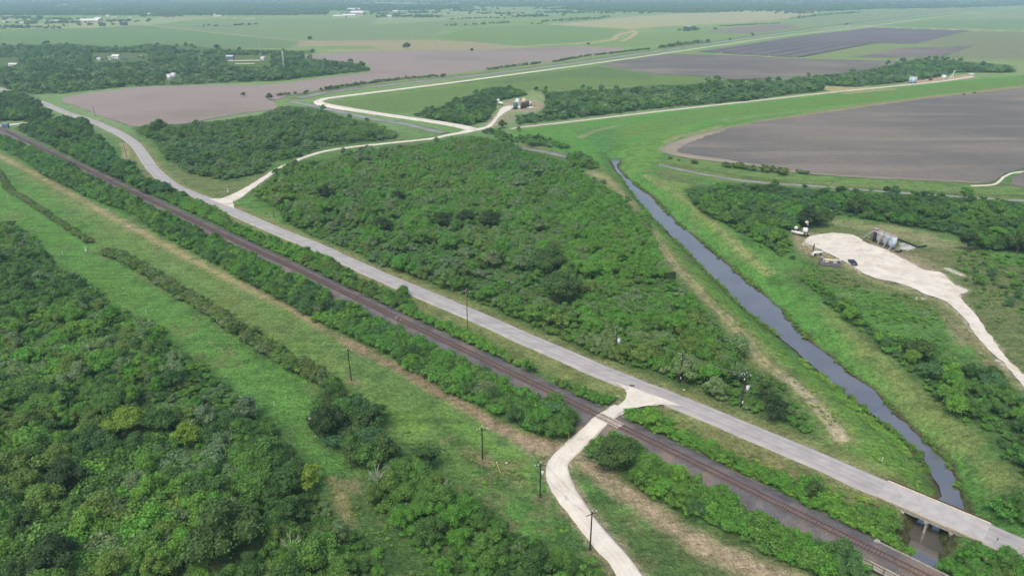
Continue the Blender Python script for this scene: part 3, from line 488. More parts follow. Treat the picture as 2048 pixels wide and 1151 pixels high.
# ------------------------------------------------------------ woods: where they grow and what grows there
T = dict(mid=C(98, 138, 62), dark=C(78, 112, 58), deep=C(58, 88, 50), bright=C(112, 156, 58), lime=C(120, 158, 54), grey=C(118, 142, 96), olive=C(110, 136, 64), blue=C(84, 122, 76), fresh=C(96, 150, 56))
def R(name, poly, sp, tf, sh, th, pal, desc, **k): return dict(name=name, poly=poly, sp=sp, tf=tf, sh=sh, th=th, pal=pal, desc=desc, **k)
REGIONS = [
 R('w1', [(-160, 400), (0, 440), (52, 463), (87, 498), (108, 526), (146, 550), (177, 568), (209, 606), (254, 623), (278, 637), (313, 668), (365, 703), (410, 731), (452, 768), (514, 817), (542, 852), (563, 883), (619, 925), (626, 956), (643, 987), (667, 1012), (681, 1046), (720, 1070), (750, 1085), (772, 1130), (790, 1230), (-160, 1230)], 1.9, .22, (1.6, 3.4), (4, 6.8), 'mid mid dark bright grey fresh olive mid dark', 'the wood filling the lower left'),
 R('w1b', [(722, 975), (750, 1015), (784, 1040), (819, 1085), (854, 1120), (880, 1230), (1240, 1230), (1194, 1133), (1114, 1092), (1045, 1064), (1028, 1040), (993, 1022), (958, 994), (930, 977), (906, 960), (875, 942), (836, 921), (798, 910), (745, 925)], 1.55, .22, (1.6, 3.4), (4, 6.2), 'mid fresh dark mid grey olive mid', 'the thicket right of the grass ride'),
 R('w2', [(640, 770), (665, 748), (700, 775), (725, 800), (776, 825), (772, 840), (745, 840), (750, 875), (800, 892), (805, 915), (740, 940), (700, 905), (640, 885), (618, 845), (636, 810)], 2.3, .5, (2, 4), (5, 7.5), 'dark deep blue dark mid', 'the dark clump below the shrub row'),
 R('h2', [(-80, 240), (0, 272), (70, 300), (139, 334), (209, 366), (288, 404), (348, 434), (417, 470), (487, 504), (556, 536), (626, 572), (700, 606), (819, 666), (923, 716), (1028, 768), (1114, 812), (1165, 840), (1168, 858), (1139, 876), (1097, 873), (1062, 862), (1028, 841), (986, 824), (941, 803), (895, 782), (812, 731), (750, 693), (700, 672), (643, 644), (591, 616), (539, 589), (487, 557), (417, 519), (365, 491), (313, 460), (264, 425), (181, 396), (139, 375), (87, 348), (45, 316), (0, 295), (-80, 262)], 1.7, .32, (2.0, 3.6), (4, 6), 'mid fresh mid blue bright dark', 'the hedge between mown strip and railway'),
 R('h3', [(300, 378), (351, 378), (452, 424), (459, 450), (504, 463), (591, 498), (660, 518), (700, 550), (725, 563), (784, 588), (808, 580), (819, 606), (854, 637), (909, 655), (958, 678), (993, 698), (1035, 722), (1073, 735), (1073, 752), (1114, 760), (1167, 780), (1232, 798), (1228, 812), (1190, 812), (1140, 785), (1080, 756), (1000, 718), (900, 672), (800, 624), (700, 577), (600, 525), (500, 480), (400, 432), (300, 386)], 1.35, .12, (1.4, 2.8), (3.2, 5), 'mid fresh bright mid olive', 'the scrub between railway and road'),
 R('h4', [(1240, 822), (1300, 815), (1348, 850), (1418, 890), (1504, 928), (1591, 962), (1633, 953), (1657, 987), (1696, 1010), (1765, 1010), (1828, 1035), (1824, 1064), (1812, 1112), (1780, 1095), (1748, 1081), (1661, 1036), (1557, 977), (1452, 928), (1348, 880), (1250, 838)], 1.15, .05, (.9, 2.2), (3, 4.5), 'fresh bright bright mid fresh', 'the rank growth before the road bridge'),
 R('h5', [(1173, 890), (1201, 870), (1236, 860), (1285, 868), (1290, 910), (1323, 928), (1354, 928), (1380, 949), (1418, 960), (1487, 988), (1574, 1034), (1580, 1064), (1626, 1080), (1682, 1105), (1720, 1128), (1725, 1160), (1700, 1200), (1640, 1160), (1557, 1119), (1487, 1081), (1418, 1046), (1348, 1019), (1323, 1005), (1271, 973), (1236, 942), (1184, 911)], 1.6, .2, (1.6, 3.2), (3.5, 5), 'mid fresh mid blue bright', 'the hedge right of the level crossing'),
 R('h6', [(1875, 1118), (1904, 1095), (1956, 1088), (1991, 1102), (2048, 1130), (2130, 1170), (2130, 1230), (1875, 1230)], 1.45, .1, (1.2, 3), (3, 4.5), 'fresh mid bright olive', 'the bushes below the road bridge'),
 R('h7', [(1991, 991), (2060, 985), (2120, 1000), (2120, 1080), (2048, 1052), (1984, 1018)], 2.0, .2, (1.4, 3), (3, 5), 'mid fresh dark', 'the bushes beyond the bridge'),
 R('w3', [(500, 385), (556, 418), (570, 442), (626, 474), (700, 497), (750, 526), (836, 554), (923, 589), (1010, 627), (1097, 665), (1167, 696), (1236, 724), (1305, 745), (1380, 769), (1418, 793), (1487, 820), (1543, 841), (1619, 869), (1633, 852), (1591, 803), (1564, 755), (1530, 750), (1497, 735), (1477, 693), (1435, 651), (1393, 589), (1351, 561), (1333, 536), (1306, 477), (1288, 432), (1236, 390), (1222, 378), (1175, 350), (1120, 318), (1048, 297), (1028, 284), (986, 277), (944, 270), (902, 274), (868, 282), (802, 292), (708, 303), (660, 316), (612, 320), (574, 324), (556, 346), (504, 380)], 2.1, .12, (1.5, 3.2), (4.2, 7.4), 'mid grey mid olive fresh grey mid fresh', 'the big central wood', varied=1),
 R('w3c', [(1132, 312), (1165, 310), (1194, 325), (1192, 338), (1140, 338)], 2.6, .4, (2, 3.5), (4, 6), 'dark mid', 'the clump at the ditch end'),
 R('w4', [(264, 257), (295, 246), (320, 238), (344, 250), (382, 246), (438, 240), (521, 228), (563, 211), (626, 214), (700, 235), (750, 245), (802, 270), (780, 280), (715, 286), (680, 290), (650, 296), (591, 316), (549, 323), (532, 344), (452, 361), (382, 348), (334, 320), (313, 288), (278, 268)], 3.0, .12, (1.3, 3.0), (4.6, 7), 'mid blue grey mid olive mid', 'the wood inside the road curve'),
 R('w5a', [(-120, 170), (0, 188), (60, 190), (76, 197), (83, 215), (104, 229), (95, 236), (62, 241), (0, 243), (-120, 255)], 4.0, .5, (2.5, 4.5), (6, 9), 'dark blue mid dark', 'the wood above the left crossing lane'),
 R('w5b', [(28, 256), (70, 246), (122, 238), (174, 243), (188, 274), (226, 297), (222, 313), (264, 336), (271, 355), (313, 363), (348, 379), (392, 402), (330, 392), (288, 386), (209, 346), (139, 310), (87, 284), (42, 262)], 2.8, .3, (2, 4), (5, 8), 'dark mid fresh blue mid', 'the wood between railway and road bend'),
 R('w6', [(-200, 92), (0, 90), (139, 87), (243, 94), (295, 87), (382, 92), (434, 97), (626, 101), (629, 106), (577, 114), (700, 122), (739, 134), (737, 143), (680, 148), (556, 162), (417, 167), (243, 174), (122, 188), (45, 189), (0, 174), (-200, 140)], 7.5, .6, (3, 5), (6, 10), 'dark blue mid dark grey', 'the far wood on the left', far=1, holes=[[(181, 106), (298, 106), (298, 120), (181, 123)], [(452, 112), (545, 110), (540, 130), (455, 130)], [(-60, 116), (40, 116), (40, 128), (-60, 130)], [(325, 148), (360, 146), (362, 160), (325, 161)], [(350, 98), (440, 99), (436, 106), (350, 106)]]),
 R('w7a', [(815, 229), (888, 209), (902, 198), (944, 188), (982, 172), (1028, 175), (1055, 182), (1055, 191), (993, 202), (990, 219), (972, 243), (937, 252), (888, 243)], 4.2, .4, (2, 4), (5, 8), 'dark blue mid dark', 'the belt left of the small tank site'),
 R('w7b', [(1073, 178), (1097, 183), (1149, 179), (1236, 176), (1306, 169), (1380, 168), (1435, 161), (1504, 155), (1557, 161), (1605, 154), (1723, 140), (1835, 117), (1887, 119), (2029, 131), (2031, 146), (1904, 146), (1890, 152), (1810, 165), (1713, 174), (1616, 170), (1657, 181), (1591, 188), (1487, 202), (1383, 211), (1340, 214), (1167, 235), (1038, 249), (1034, 235), (1080, 222), (1098, 205), (1090, 192)], 5.2, .6, (2.5, 4.5), (6, 9.5), 'dark mid blue dark mid grey', 'the tree belt above the levee track'),
 R('w8', [(1369, 375), (1463, 363), (1536, 368), (1661, 381), (1713, 378), (1900, 392), (2048, 402), (2180, 410), (2180, 520), (2048, 502), (1956, 498), (1918, 470), (1835, 456), (1765, 443), (1689, 432), (1650, 432), (1647, 453), (1591, 460), (1560, 462), (1575, 485), (1591, 505), (1560, 508), (1522, 490), (1470, 460), (1418, 432), (1383, 404)], 2.6, .26, (1.6, 3.4), (4.5, 7.5), 'dark mid blue mid fresh dark', 'the wood behind the gravel pad'),
 R('w9', [(1588, 557), (1619, 550), (1643, 561), (1682, 606), (1730, 644), (1800, 679), (1835, 672), (1869, 693), (1904, 728), (1960, 750), (1991, 751), (2022, 793), (2060, 803), (2130, 840), (2130, 985), (2048, 960), (1998, 911), (1991, 876), (1921, 845), (1869, 793), (1817, 751), (1783, 717), (1730, 675), (1678, 630), (1633, 595)], 2.1, .14, (1.0, 2.8), (3.5, 6), 'mid dark fresh mid bright blue', 'the scrub beyond the main canal'),
 R('w10', [(1900, 500), (2048, 510), (2130, 520), (2130, 640), (2048, 640), (1990, 600), (1930, 560)], 5.0, .06, (.8, 2.2), (3, 5), 'fresh mid blue', 'the rough grass right of the pad', floor=0),
 R('w11', [(958, 262), (1000, 258), (1028, 275), (1060, 270), (1142, 292), (1140, 300), (1060, 290), (1000, 278)], 4.0, .2, (1.5, 3), (3.5, 6), 'dark mid', 'the bushes below the far lane junction', floor=0),
 R('w12', [(1700, 600), (1760, 600), (1860, 640), (1900, 700), (1850, 690), (1740, 640)], 4.5, 0, (.5, 1.4), (2, 3), 'fresh bright', 'the rough grass below the pad', floor=0),
]
HEDGES = {
 'h1': ([(214, 505), (250, 521), (288, 543), (330, 568), (368, 592), (417, 622), (452, 645), (487, 668), (521, 688), (556, 711), (591, 732), (612, 745), (655, 765)], 2.2),
 'h0': ([(-20, 335), (0, 348), (21, 382), (52, 400), (87, 424), (122, 447), (156, 470), (180, 484)], 1.3),
 'e1': ([(1448, 332), (1480, 336), (1520, 342), (1560, 345), (1566, 350)], 3.5), 'e2': ([(1385, 326), (1392, 327)], 2.0), 'e3': ([(1600, 346), (1618, 348)], 1.8),
 'e19': ([(0, 58), (80, 57), (120, 58)], 10), 'e20': ([(1085, 44), (1130, 40), (1180, 37)], 14), 'e21': ([(900, 40), (960, 37), (1010, 37)], 12), 'e22': ([(1440, 53), (1560, 47)], 5), 'e4': ([(556, 192), (590, 188), (618, 186)], 5), 'e5': ([(640, 180), (700, 172), (790, 160), (888, 152)], 4.5), 'e6': ([(975, 140), (1020, 134), (1078, 127)], 5), 'e7': ([(1110, 124), (1180, 112), (1250, 104), (1290, 99)], 4),
 'e8': ([(1320, 96), (1380, 88), (1420, 84)], 7), 'e9': ([(400, 53), (460, 52), (517, 49)], 16), 'e10': ([(895, 52), (950, 50), (1017, 46)], 18), 'e11': ([(1120, 43), (1190, 38), (1215, 34)], 18), 'e12': ([(1590, 37), (1640, 31), (1720, 25)], 20),
 'e13': ([(0, 53), (70, 55), (130, 52)], 16), 'e14': ([(836, 35), (900, 33)], 35), 'e15': ([(1020, 35), (1090, 33)], 25), 'e16': ([(810, 34), (760, 36), (720, 36)], 20), 'e17': ([(1060, 49), (1085, 48)], 16), 'e18': ([(1360, 62), (1395, 60)], 14),
}

# ------------------------------------------------------------ plant meshes
def leaf_mesh(name, lobes, n, size, seed, flat=.25, core=.66, grass=False):
    r = np.random.default_rng(seed); V = []; lv = []
    w = np.array([l[3] ** 2 for l in lobes]); w /= w.sum(); k = r.choice(len(lobes), n, p=w)
    L = np.array(lobes)[k]; d = r.normal(size=(n, 3)); d[:, 2] = np.where(r.random(n) < .72, np.abs(d[:, 2]), d[:, 2]); d /= np.linalg.norm(d, axis=1)[:, None]
    rad = L[:, 3] * (1.12 - .5 * r.random(n) ** 1.3) * (1 + .22 * np.sin(d[:, 0] * 9 + k) * np.sin(d[:, 1] * 8 + k * 2))
    c = L[:, :3] + d * rad[:, None] * np.stack([np.ones(n), np.ones(n), L[:, 4]], 1)
    nn = d + r.normal(size=(n, 3)) * .55 + np.array([0, 0, flat]); nn /= np.linalg.norm(nn, axis=1)[:, None]
    a = np.cross(nn, r.normal(size=(n, 3))); a /= np.linalg.norm(a, axis=1)[:, None] + 1e-9; b = np.cross(nn, a)
    s = size * (.6 + .8 * r.random(n))[:, None]; a = a * s * .62; b = b * s * .42
    V = np.stack([c - a, c - b * .9 + nn * s * .12, c + a, c + b * .9 - nn * s * .08], 1).reshape(-1, 3)
    Q = np.arange(4 * n).reshape(n, 4); base = r.random(n) * .75 + .25 * ((k * 37 % 11) / 11.0)
    # dense inner mass
    cv = []; cf = []; o = len(V)
    for l in lobes:
        for i in range(5):
            for j in range(8):
                th = math.pi * (i + .5) / 5; ph = 2 * math.pi * j / 8
                q = np.array([math.sin(th) * math.cos(ph), math.sin(th) * math.sin(ph), math.cos(th) * l[4]]) * l[3] * core * (.85 + .3 * r.random()); cv.append(np.array(l[:3]) + q)
        for i in range(4):
            for j in range(8): cf.append([o + i * 8 + j, o + (i + 1) * 8 + j, o + (i + 1) * 8 + (j + 1) % 8, o + i * 8 + (j + 1) % 8])
        cf.append([o + 0, o + 2, o + 4, o + 6]); o += 40
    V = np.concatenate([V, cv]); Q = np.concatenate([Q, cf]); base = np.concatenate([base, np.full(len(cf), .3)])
    me = mesh_np(name, V, Q, M['leaf']); at = me.attributes.new('leafvar', 'FLOAT', 'FACE'); at.data.foreach_set('value', base.astype(np.float32))
    return me
def tree_lobes(seed, spread=.5, low=.3, kind='round'):
    r = random.Random(seed); L = []
    if kind == 'round':
        L.append((0, 0, .58, .27, .9))
        for k in range(r.randint(7, 10)):
            a = k * 2.4 + r.random(); d = spread * (.35 + .35 * r.random()); z = low + .12 + .42 * r.random() * (1.2 - d / spread)
            L.append((math.cos(a) * d, math.sin(a) * d, z, .14 + .11 * r.random(), .8 + .3 * r.random()))
        for k in range(4):
            a = r.random() * 6.3; d = .14 * r.random(); L.append((math.cos(a) * d, math.sin(a) * d, .76 + .08 * r.random(), .13 + .05 * r.random(), .9))
    else:   # loose: separate leaning sprays
        for k in range(r.randint(9, 12)):
            a = k * 2.4 + r.random(); d = spread * (.15 + .7 * r.random()); z = .3 + .55 * r.random() * (1.15 - d / spread * .6)
            L.append((math.cos(a) * d, math.sin(a) * d, z, .09 + .09 * r.random(), .7 + .3 * r.random()))
        L.append((0, 0, .5, .2, .9))
    return [(a, b, min(c, .985 - d * e), d, e) for a, b, c, d, e in L]
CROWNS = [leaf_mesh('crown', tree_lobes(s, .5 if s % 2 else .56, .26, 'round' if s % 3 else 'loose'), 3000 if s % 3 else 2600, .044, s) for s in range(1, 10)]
def shrub_lobes(seed):
    r = random.Random(seed + 50); L = [(0, 0, .42, .36, .95)]
    for k in range(r.randint(4, 6)):
        a = k * 1.9 + r.random(); d = .25 + .3 * r.random(); q = .17 + .15 * r.random(); L.append((math.cos(a) * d, math.sin(a) * d, q + .12 + .3 * r.random(), q, .9))
    return [(a, b, min(c, .99 - d * e), d, e) for a, b, c, d, e in L]
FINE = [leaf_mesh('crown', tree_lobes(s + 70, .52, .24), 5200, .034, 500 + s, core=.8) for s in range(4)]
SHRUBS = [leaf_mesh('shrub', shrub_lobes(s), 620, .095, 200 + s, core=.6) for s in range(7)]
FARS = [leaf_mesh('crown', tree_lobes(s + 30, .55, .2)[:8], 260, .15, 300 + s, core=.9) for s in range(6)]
def trunk_mesh(seed, mat, dead=False):
    r = random.Random(seed); mb = MB(); top = Vector((r.uniform(-.05, .05), r.uniform(-.05, .05), .42)); mb.cyl((0, 0, -.04), top, .028, .018, 7)
    for k in range(8 if dead else 6):
        a = k * 2.4 + r.random(); s = Vector((0, 0, .18 + .05 * k)) ; s.x = top.x * s.z / .42; s.y = top.y * s.z / .42; s.z = min(s.z, .42)
        e = s + Vector((math.cos(a) * .2, math.sin(a) * .2, .26 + .1 * r.random())); mb.cyl(s, e, .013, .007, 5)
        for q in range(3 if dead else 1):
            e2 = e + Vector((math.cos(a + r.uniform(-1, 1)) * .13, math.sin(a + r.uniform(-1, 1)) * .13, .05 + .14 * r.random())); mb.cyl(e, e2, .007, .002, 4)
    if dead: mb.cyl(top, top + Vector((.03, 0, .45)), .018, .004, 6)
    bmesh.ops.recalc_face_normals(mb.bm, faces=mb.bm.faces); me = bpy.data.meshes.new('trunk'); mb.bm.to_mesh(me); mb.bm.free(); me.materials.append(mat); return me
TRUNKS = [trunk_mesh(s, M['bark']) for s in range(3)]; DEAD = [trunk_mesh(s + 9, M['deadwood'], True) for s in range(3)]

plants = []   # x, y, z, h, width, kind(0 shrub,1 tree), tint, region key
def scatter(r):
    poly = np.array(r['poly'], float); wp = W(r['poly']); x0, y0 = wp.min(0); x1, y1 = wp.max(0); sp = r['sp']
    gx, gy = np.meshgrid(np.arange(x0, x1 + sp, sp), np.arange(y0, y1 + sp, sp)); x = gx.ravel() + rng.uniform(-.5, .5, gx.size) * sp; y = gy.ravel() + rng.uniform(-.5, .5, gx.size) * sp
    k = inside(x, y, wp); x = x[k]; y = y[k]; z = height(x, y); n = len(x)
    clump = fbm(x, y, 26 if not r.get('far') else 60, 91); tree = rng.random(n) < r['tf'] * (.25 + 1.9 * ss(.4, .62, clump))
    if r['name'] == 'w3':
        qx, qy, _ = proj(x, y, 0 * x); tree |= (rng.random(n) < .30) & (((qx > 1100) & (qy < 560)) | ((qy < 400) & (clump > .42)))
    u = rng.random(n); h = np.where(tree, r['th'][0] + (r['th'][1] - r['th'][0]) * u ** 1.5, r['sh'][0] + (r['sh'][1] - r['sh'][0]) * u)
    h *= .78 + .44 * fbm(x, y, 14, 95); big = fbm(x, y, 38, 196, 2)
    if r['name'] in ('w3', 'w1', 'w4', 'w1b', 'w9'): h = np.where(tree, h, h * (.62 + .62 * ss(.36, .6, big)))
    px, py, d = proj(x, y, z + h * (.92 if r['name'] in ('w1', 'w1b', 'w3', 'w4', 'w6', 'w8', 'w7a', 'w7b', 'w2') else .35)); keep = inside(px, py, poly) | (rng.random(n) < .04)
    # small glades
    if r['sp'] < 4.5 and r['sp'] > 1.7 and r.get('floor', 1): keep &= ~((fbm(x, y, 11, 97) < .24) & ~tree)
    for hp in r.get('holes', []):
        hp = np.array(hp, float); bx, by, _ = proj(x, y, z); keep &= ~(inside(bx, by, hp) | inside(px, py, hp))
    keep &= ~((z < -2.6))
    keep &= seg_d(x, y, RLW, False) > 4.6 + .2 * h
    keep &= seg_d(x, y, RDW, False) > 4.2 + .3 * h
    for kk, (gp, gw, _) in GRAV.items():
        gwp = smooth(W(gp), 8); keep &= seg_d(x, y, gwp, False) > np.median(gw) + .5 + .22 * h
    pal = [T[p] for p in r['pal'].split()]; pn = fbm(x, y, 34, 99, 2); m1 = fbm(x, y, 45, 197, 2); mac = np.stack([.70 + .42 * m1, .92 + .30 * m1, .78 + .44 * fbm(x, y, 50, 198, 2)], 1)
    for i in np.where(keep)[0]:
        q = pal[int((pn[i] * 1.9 + random.random() * .5) * len(pal)) % len(pal)]
        t = np.array(q) * random.uniform(.9, 1.14) * mac[i]
        if r.get('varied'):
            e = 1 if (px[i] > 1120 and py[i] > 300 and py[i] < 560) else 0
            if e and random.random() < .6: t = np.array(T['fresh']) * random.uniform(.95, 1.25)
        plants.append((x[i], y[i], z[i], h[i], random.uniform(.95, 1.35) if not tree[i] else random.uniform(.85, 1.15), int(tree[i]), t, r['name']))
for r in REGIONS: scatter(r)
DESC = {r['name']: r['desc'] for r in REGIONS}
for k in T: v = np.array(T[k]); T[k] = tuple((v * .93 + .07 * (v @ np.array([.25, .6, .15]))) * .97 * np.array([1.05, 1, .94]))
plants = [(*p[:6], (p[6] * .93 + .07 * (p[6] @ np.array([.25, .6, .15]))) * .97 * np.array([1.05, 1, .94]), p[7]) for p in plants]
HD = dict(h1='the long shrub row', h0='the thin shrub row at the left edge', e1='the row below the dark field', e2='the field corner', e3='the row below the dark field', e4='the bushes at the brown field corner', e5='the bank of the far canal')
for k, (pts, w) in HEDGES.items():
    p = smooth(W(pts), 1.0 if w < 4 else w * .55); DESC[k] = HD.get(k, 'the far field edges')
    for q in p:
        for rep in range(1 if w > 3 else 3 if k == 'h1' else 2):
            if random.random() < (.05 if k in ('h1', 'h0') else .3): continue
            o = rng.normal(size=2) * w * .38; pxy = proj(q[0], q[1], 0); big = w > 6
            h = random.uniform(1.9, 3.1) * (1 if w < 3 else 1.35) if not big else random.uniform(5, 8)
            if k == 'h0': h *= .7
            if k == 'h1' and pxy[0] > 480 and random.random() < .15: h *= 1.5
            plants.append((q[0] + o[0], q[1] + o[1], 0, h, random.uniform(1, 1.35), int(big or h > 3.9), np.array(T[random.choice(['grey', 'olive', 'mid', 'dark'] if not big else ['grey', 'dark', 'blue'])]) * random.uniform(.85, 1.15), k))
# loose bushes and lone trees seen in the photo: px, py of the foot, height
LONE = [(1713, 572, 1.6, 'mid'), (1690, 600, 1.3, 'fresh'), (1790, 592, 1.5, 'mid'), (1812, 594, 1.2, 'mid'), (1735, 585, .9, 'dark'), (1709, 612, .9, 'dark'), (1560, 512, 2.2, 'mid'), (1585, 518, 1.8, 'dark'), (1520, 498, 1.6, 'bright'),
        (1500, 476, 1.8, 'bright'), (1983, 560, 1.8, 'blue'), (2005, 575, 1.8, 'blue'), (1940, 530, 1.2, 'mid'), (1860, 620, .8, 'fresh'), (1830, 640, .9, 'fresh'), (1770, 625, 1., 'bright'), (1850, 655, 1., 'mid'), (487, 193, 4.5, 'blue'), (620, 80, 10, 'dark'),
        (812, 98, 13, 'dark'), (944, 103, 6, 'dark'), (1370, 63, 8, 'dark'), (1587, 28, 14, 'dark'), (1694, 50, 9, 'dark'), (1504, 70, 6, 'dark'), (1460, 79, 5, 'dark'), (1506, 72, 6, 'dark'), (1177, 90, 6, 'dark'), (1296, 100, 6, 'mid'), (1927, 190, 2, 'dark'), (1948, 187, 2, 'dark'),
        (1340, 318, 2.4, 'mid'), (1357, 322, 1.8, 'mid'), (803, 302, 5.5, 'dark'), (1004, 256, 6.5, 'dark'), (1037, 262, 3.5, 'mid'), (540, 200, 7, 'dark'), (1772, 387, 4, 'deep'), (1340, 215, 6, 'mid'), (1070, 250, 4, 'mid'), (1092, 180, 4, 'dark'), (1073, 182, 5, 'dark'), (1430, 60, 8, 'dark'), (1376, 64, 9, 'dark')]
for a, b, h, t in LONE:
    q = P(a, b); plants.append((q.x, q.y, float(height(np.array([q.x]), np.array([q.y]))[0]), h, 1.15, int(h > 3.2), np.array(T[t]), 'lone'))
DESC['lone'] = 'open ground'
# big trees one can tell apart: crown centre in the photo, height, width, tint, words
BIG = [(575, 348, 6.5, 1.2, 'dark', 'dark tree hiding the far lane, leftmost of a short line'), (600, 338, 6.5, 1.2, 'mid', 'green tree hiding the far lane, second of a short line'), (626, 330, 6.5, 1.25, 'dark', 'dark tree hiding the far lane, third of a short line'), (700, 306, 5, 1.2, 'mid', 'green tree just below the far lane'), (740, 302, 5.5, 1.3, 'dark', 'dark tree just below the far lane right of the green one'), (590, 326, 5, 1.3, 'blue', 'bluish low tree on the bend of the far lane'),
       (250, 842, 8.5, 1.15, 'lime', 'yellow green round tree standing above the wood at lower left'), (372, 868, 6.5, 1.0, 'lime', 'yellow green tree right of the larger yellow green one at lower left'), (612, 948, 7.5, .95, 'lime', 'lime topped tree near the right edge of the lower left wood'),
       (443, 1050, 12.5, 1.1, 'dark', 'very large dark olive oak near the bottom edge'), (132, 945, 8.5, 1.0, 'deep', 'dark blue green round tree in the lower left wood'), (110, 1105, 8.5, 1.1, 'deep', 'dark feathery tree near the bottom left corner'), (205, 880, 6, 1.0, 'blue', 'bluish tree just below left of the yellow green tree'),
       (668, 790, 8.5, .85, 'dark', 'tall dark tree at the lower end of the long shrub row'), (650, 840, 9, 1.0, 'deep', 'dark broad tree standing beside the white box in the grass'), (720, 850, 7.5, 1.1, 'dark', 'dark tree in the middle of the clump by the grass ride'), (742, 820, 5.5, 1.25, 'deep', 'low dark rounded tree at the right tip of the clump'), (765, 895, 7, 1.2, 'dark', 'wide dark tree at the bottom of the clump above the dead snag'), (708, 905, 6.5, 1.1, 'dark', 'dark tree on the left foot of the clump above the grass ride'),
       (1236, 900, 8.5, 1.25, 'dark', 'large feathery round tree right beside the railway crossing'), (1100, 515, 11.3, 1.32, 'dark', 'upper one of the two big dark oaks in the central wood'), (1118, 568, 11.3, 1.38, 'dark', 'lower one of the two big dark oaks in the central wood'), (984, 515, 7.5, 1.0, 'grey', 'grey green airy tree left of the two big oaks'),
       (885, 440, 8.8, 1.38, 'deep', 'dark oak left in the middle row of the central wood'), (980, 435, 8.3, 1.26, 'deep', 'dark oak right in the middle row of the central wood'), (930, 432, 7.3, 1.38, 'deep', 'dark low oak between two others in the central wood'), (766, 448, 7.3, 1.26, 'deep', 'small dark oak left of the middle row in the central wood'), (795, 392, 7.8, 1.26, 'deep', 'dark tree in the upper left part of the central wood'), (1080, 450, 7, 1.1, 'grey', 'pale grey green tree right of the middle row of oaks'),
       (650, 382, 7.8, 1.15, 'deep', 'dark tree on the left flank of the central wood'), (1553, 812, 6.5, 1.3, 'deep', 'dark low tree right below the last pole with a white drum'), (1535, 780, 6.5, 1.1, 'dark', 'dark tree behind the last pole with a white drum'), (1715, 405, 10.5, 1.05, 'dark', 'large dark round tree behind the gravel pad'), (1617, 430, 9.5, 1.15, 'deep', 'very dark spreading tree behind the pumping unit'), (1648, 432, 8.5, .9, 'dark', 'dark tree at the left corner of the gravel pad clearing'),
       (1538, 432, 6.5, 1.0, 'lime', 'yellow green round tree in the wood left of the pad'), (2040, 480, 9.5, 1.1, 'dark', 'dark tree at the right edge behind the pad'), (1940, 480, 8, 1.1, 'deep', 'very dark tree right of the pad clearing'), (1510, 376, 6.5, 1.0, 'dark', 'dark upright tree beside the narrow ditch'), (1840, 695, 7, 1.2, 'dark', 'large dark shrubby tree on the far canal bank'), (1825, 712, 5, 1.0, 'bright', 'bright green tree below the dark one on the far canal bank'),
       (316, 248, 9, 1.3, 'dark', 'dark broad tree at the left end of the wood by the brown field'), (362, 268, 7, 1.2, 'blue', 'bluish tree just right of the broad one by the brown field'), (1055, 728, 4.6, 1.0, 'fresh', 'small bright tree alone between the railway and the road'), (799, 597, 6, .75, 'mid', 'narrow upright tree beside the road verge'), (663, 524, 5, .9, 'mid', 'small upright tree close to the road edge'), (118, 268, 9.5, 1.3, 'dark', 'largest dark tree between the railway and the road bend'), (148, 282, 8, 1.3, 'blue', 'dark tree right of the largest one by the road bend'),
       (245, 385, 6.5, 1.1, 'fresh', 'bright green tree where the hedge meets the railway'), (965, 775, 5.5, 1.1, 'grey', 'grey green round tree in the hedge above the brown patch'), (1630, 975, 4.2, 1.0, 'dark', 'small dark tree in the rank growth before the bridge'), (1345, 550, 3.6, 1.1, 'deep', 'very dark small tree at the right edge of the central wood'), (580, 395, 6, 1.1, 'fresh', 'fresh green tree at the upper left corner of the central wood')]

def crown_tree(x, y, z, h, w, tint, label, group, dead=False, name='tree'):
    o = thing(name, label, 'tree', (x, y, z - .05), random.random() * 6.28, group); o.scale = (h * w, h * w, h)
    c = link('crown', random.choice(FINE if h > 7.9 and y < 260 else CROWNS), o); c['tint'] = [float(v) for v in tint]; link('trunk', random.choice(TRUNKS), o); return o
def tint_word(t):
    d = {k: np.linalg.norm(np.log(np.array(v)) - np.log(np.maximum(t, 1e-4))) for k, v in T.items()}; k = min(d, key=d.get)
    return dict(mid='mid green', dark='dark green', deep='very dark green', bright='bright green', lime='yellow green', grey='greyish green', olive='olive green', blue='bluish green', fresh='fresh green')[k]
def zone(px, py, key):
    if px < 0 or px > 2048 or py > 1151: return '' if 1 else ''
    r = next((q for q in REGIONS if q['name'] == key), None)
    if not r: return ''
    p = np.array(r['poly'], float); fx = (px - max(0, p[:, 0].min())) / (min(2048, p[:, 0].max()) - max(0, p[:, 0].min()) + 1); fy = (py - p[:, 1].min()) / (min(1151, p[:, 1].max()) - p[:, 1].min() + 1)
    return ['far', 'middle', 'near'][int(np.clip(fy * 3, 0, 2))] + ' ' + ['left', 'centre', 'right'][int(np.clip(fx * 3, 0, 2))]

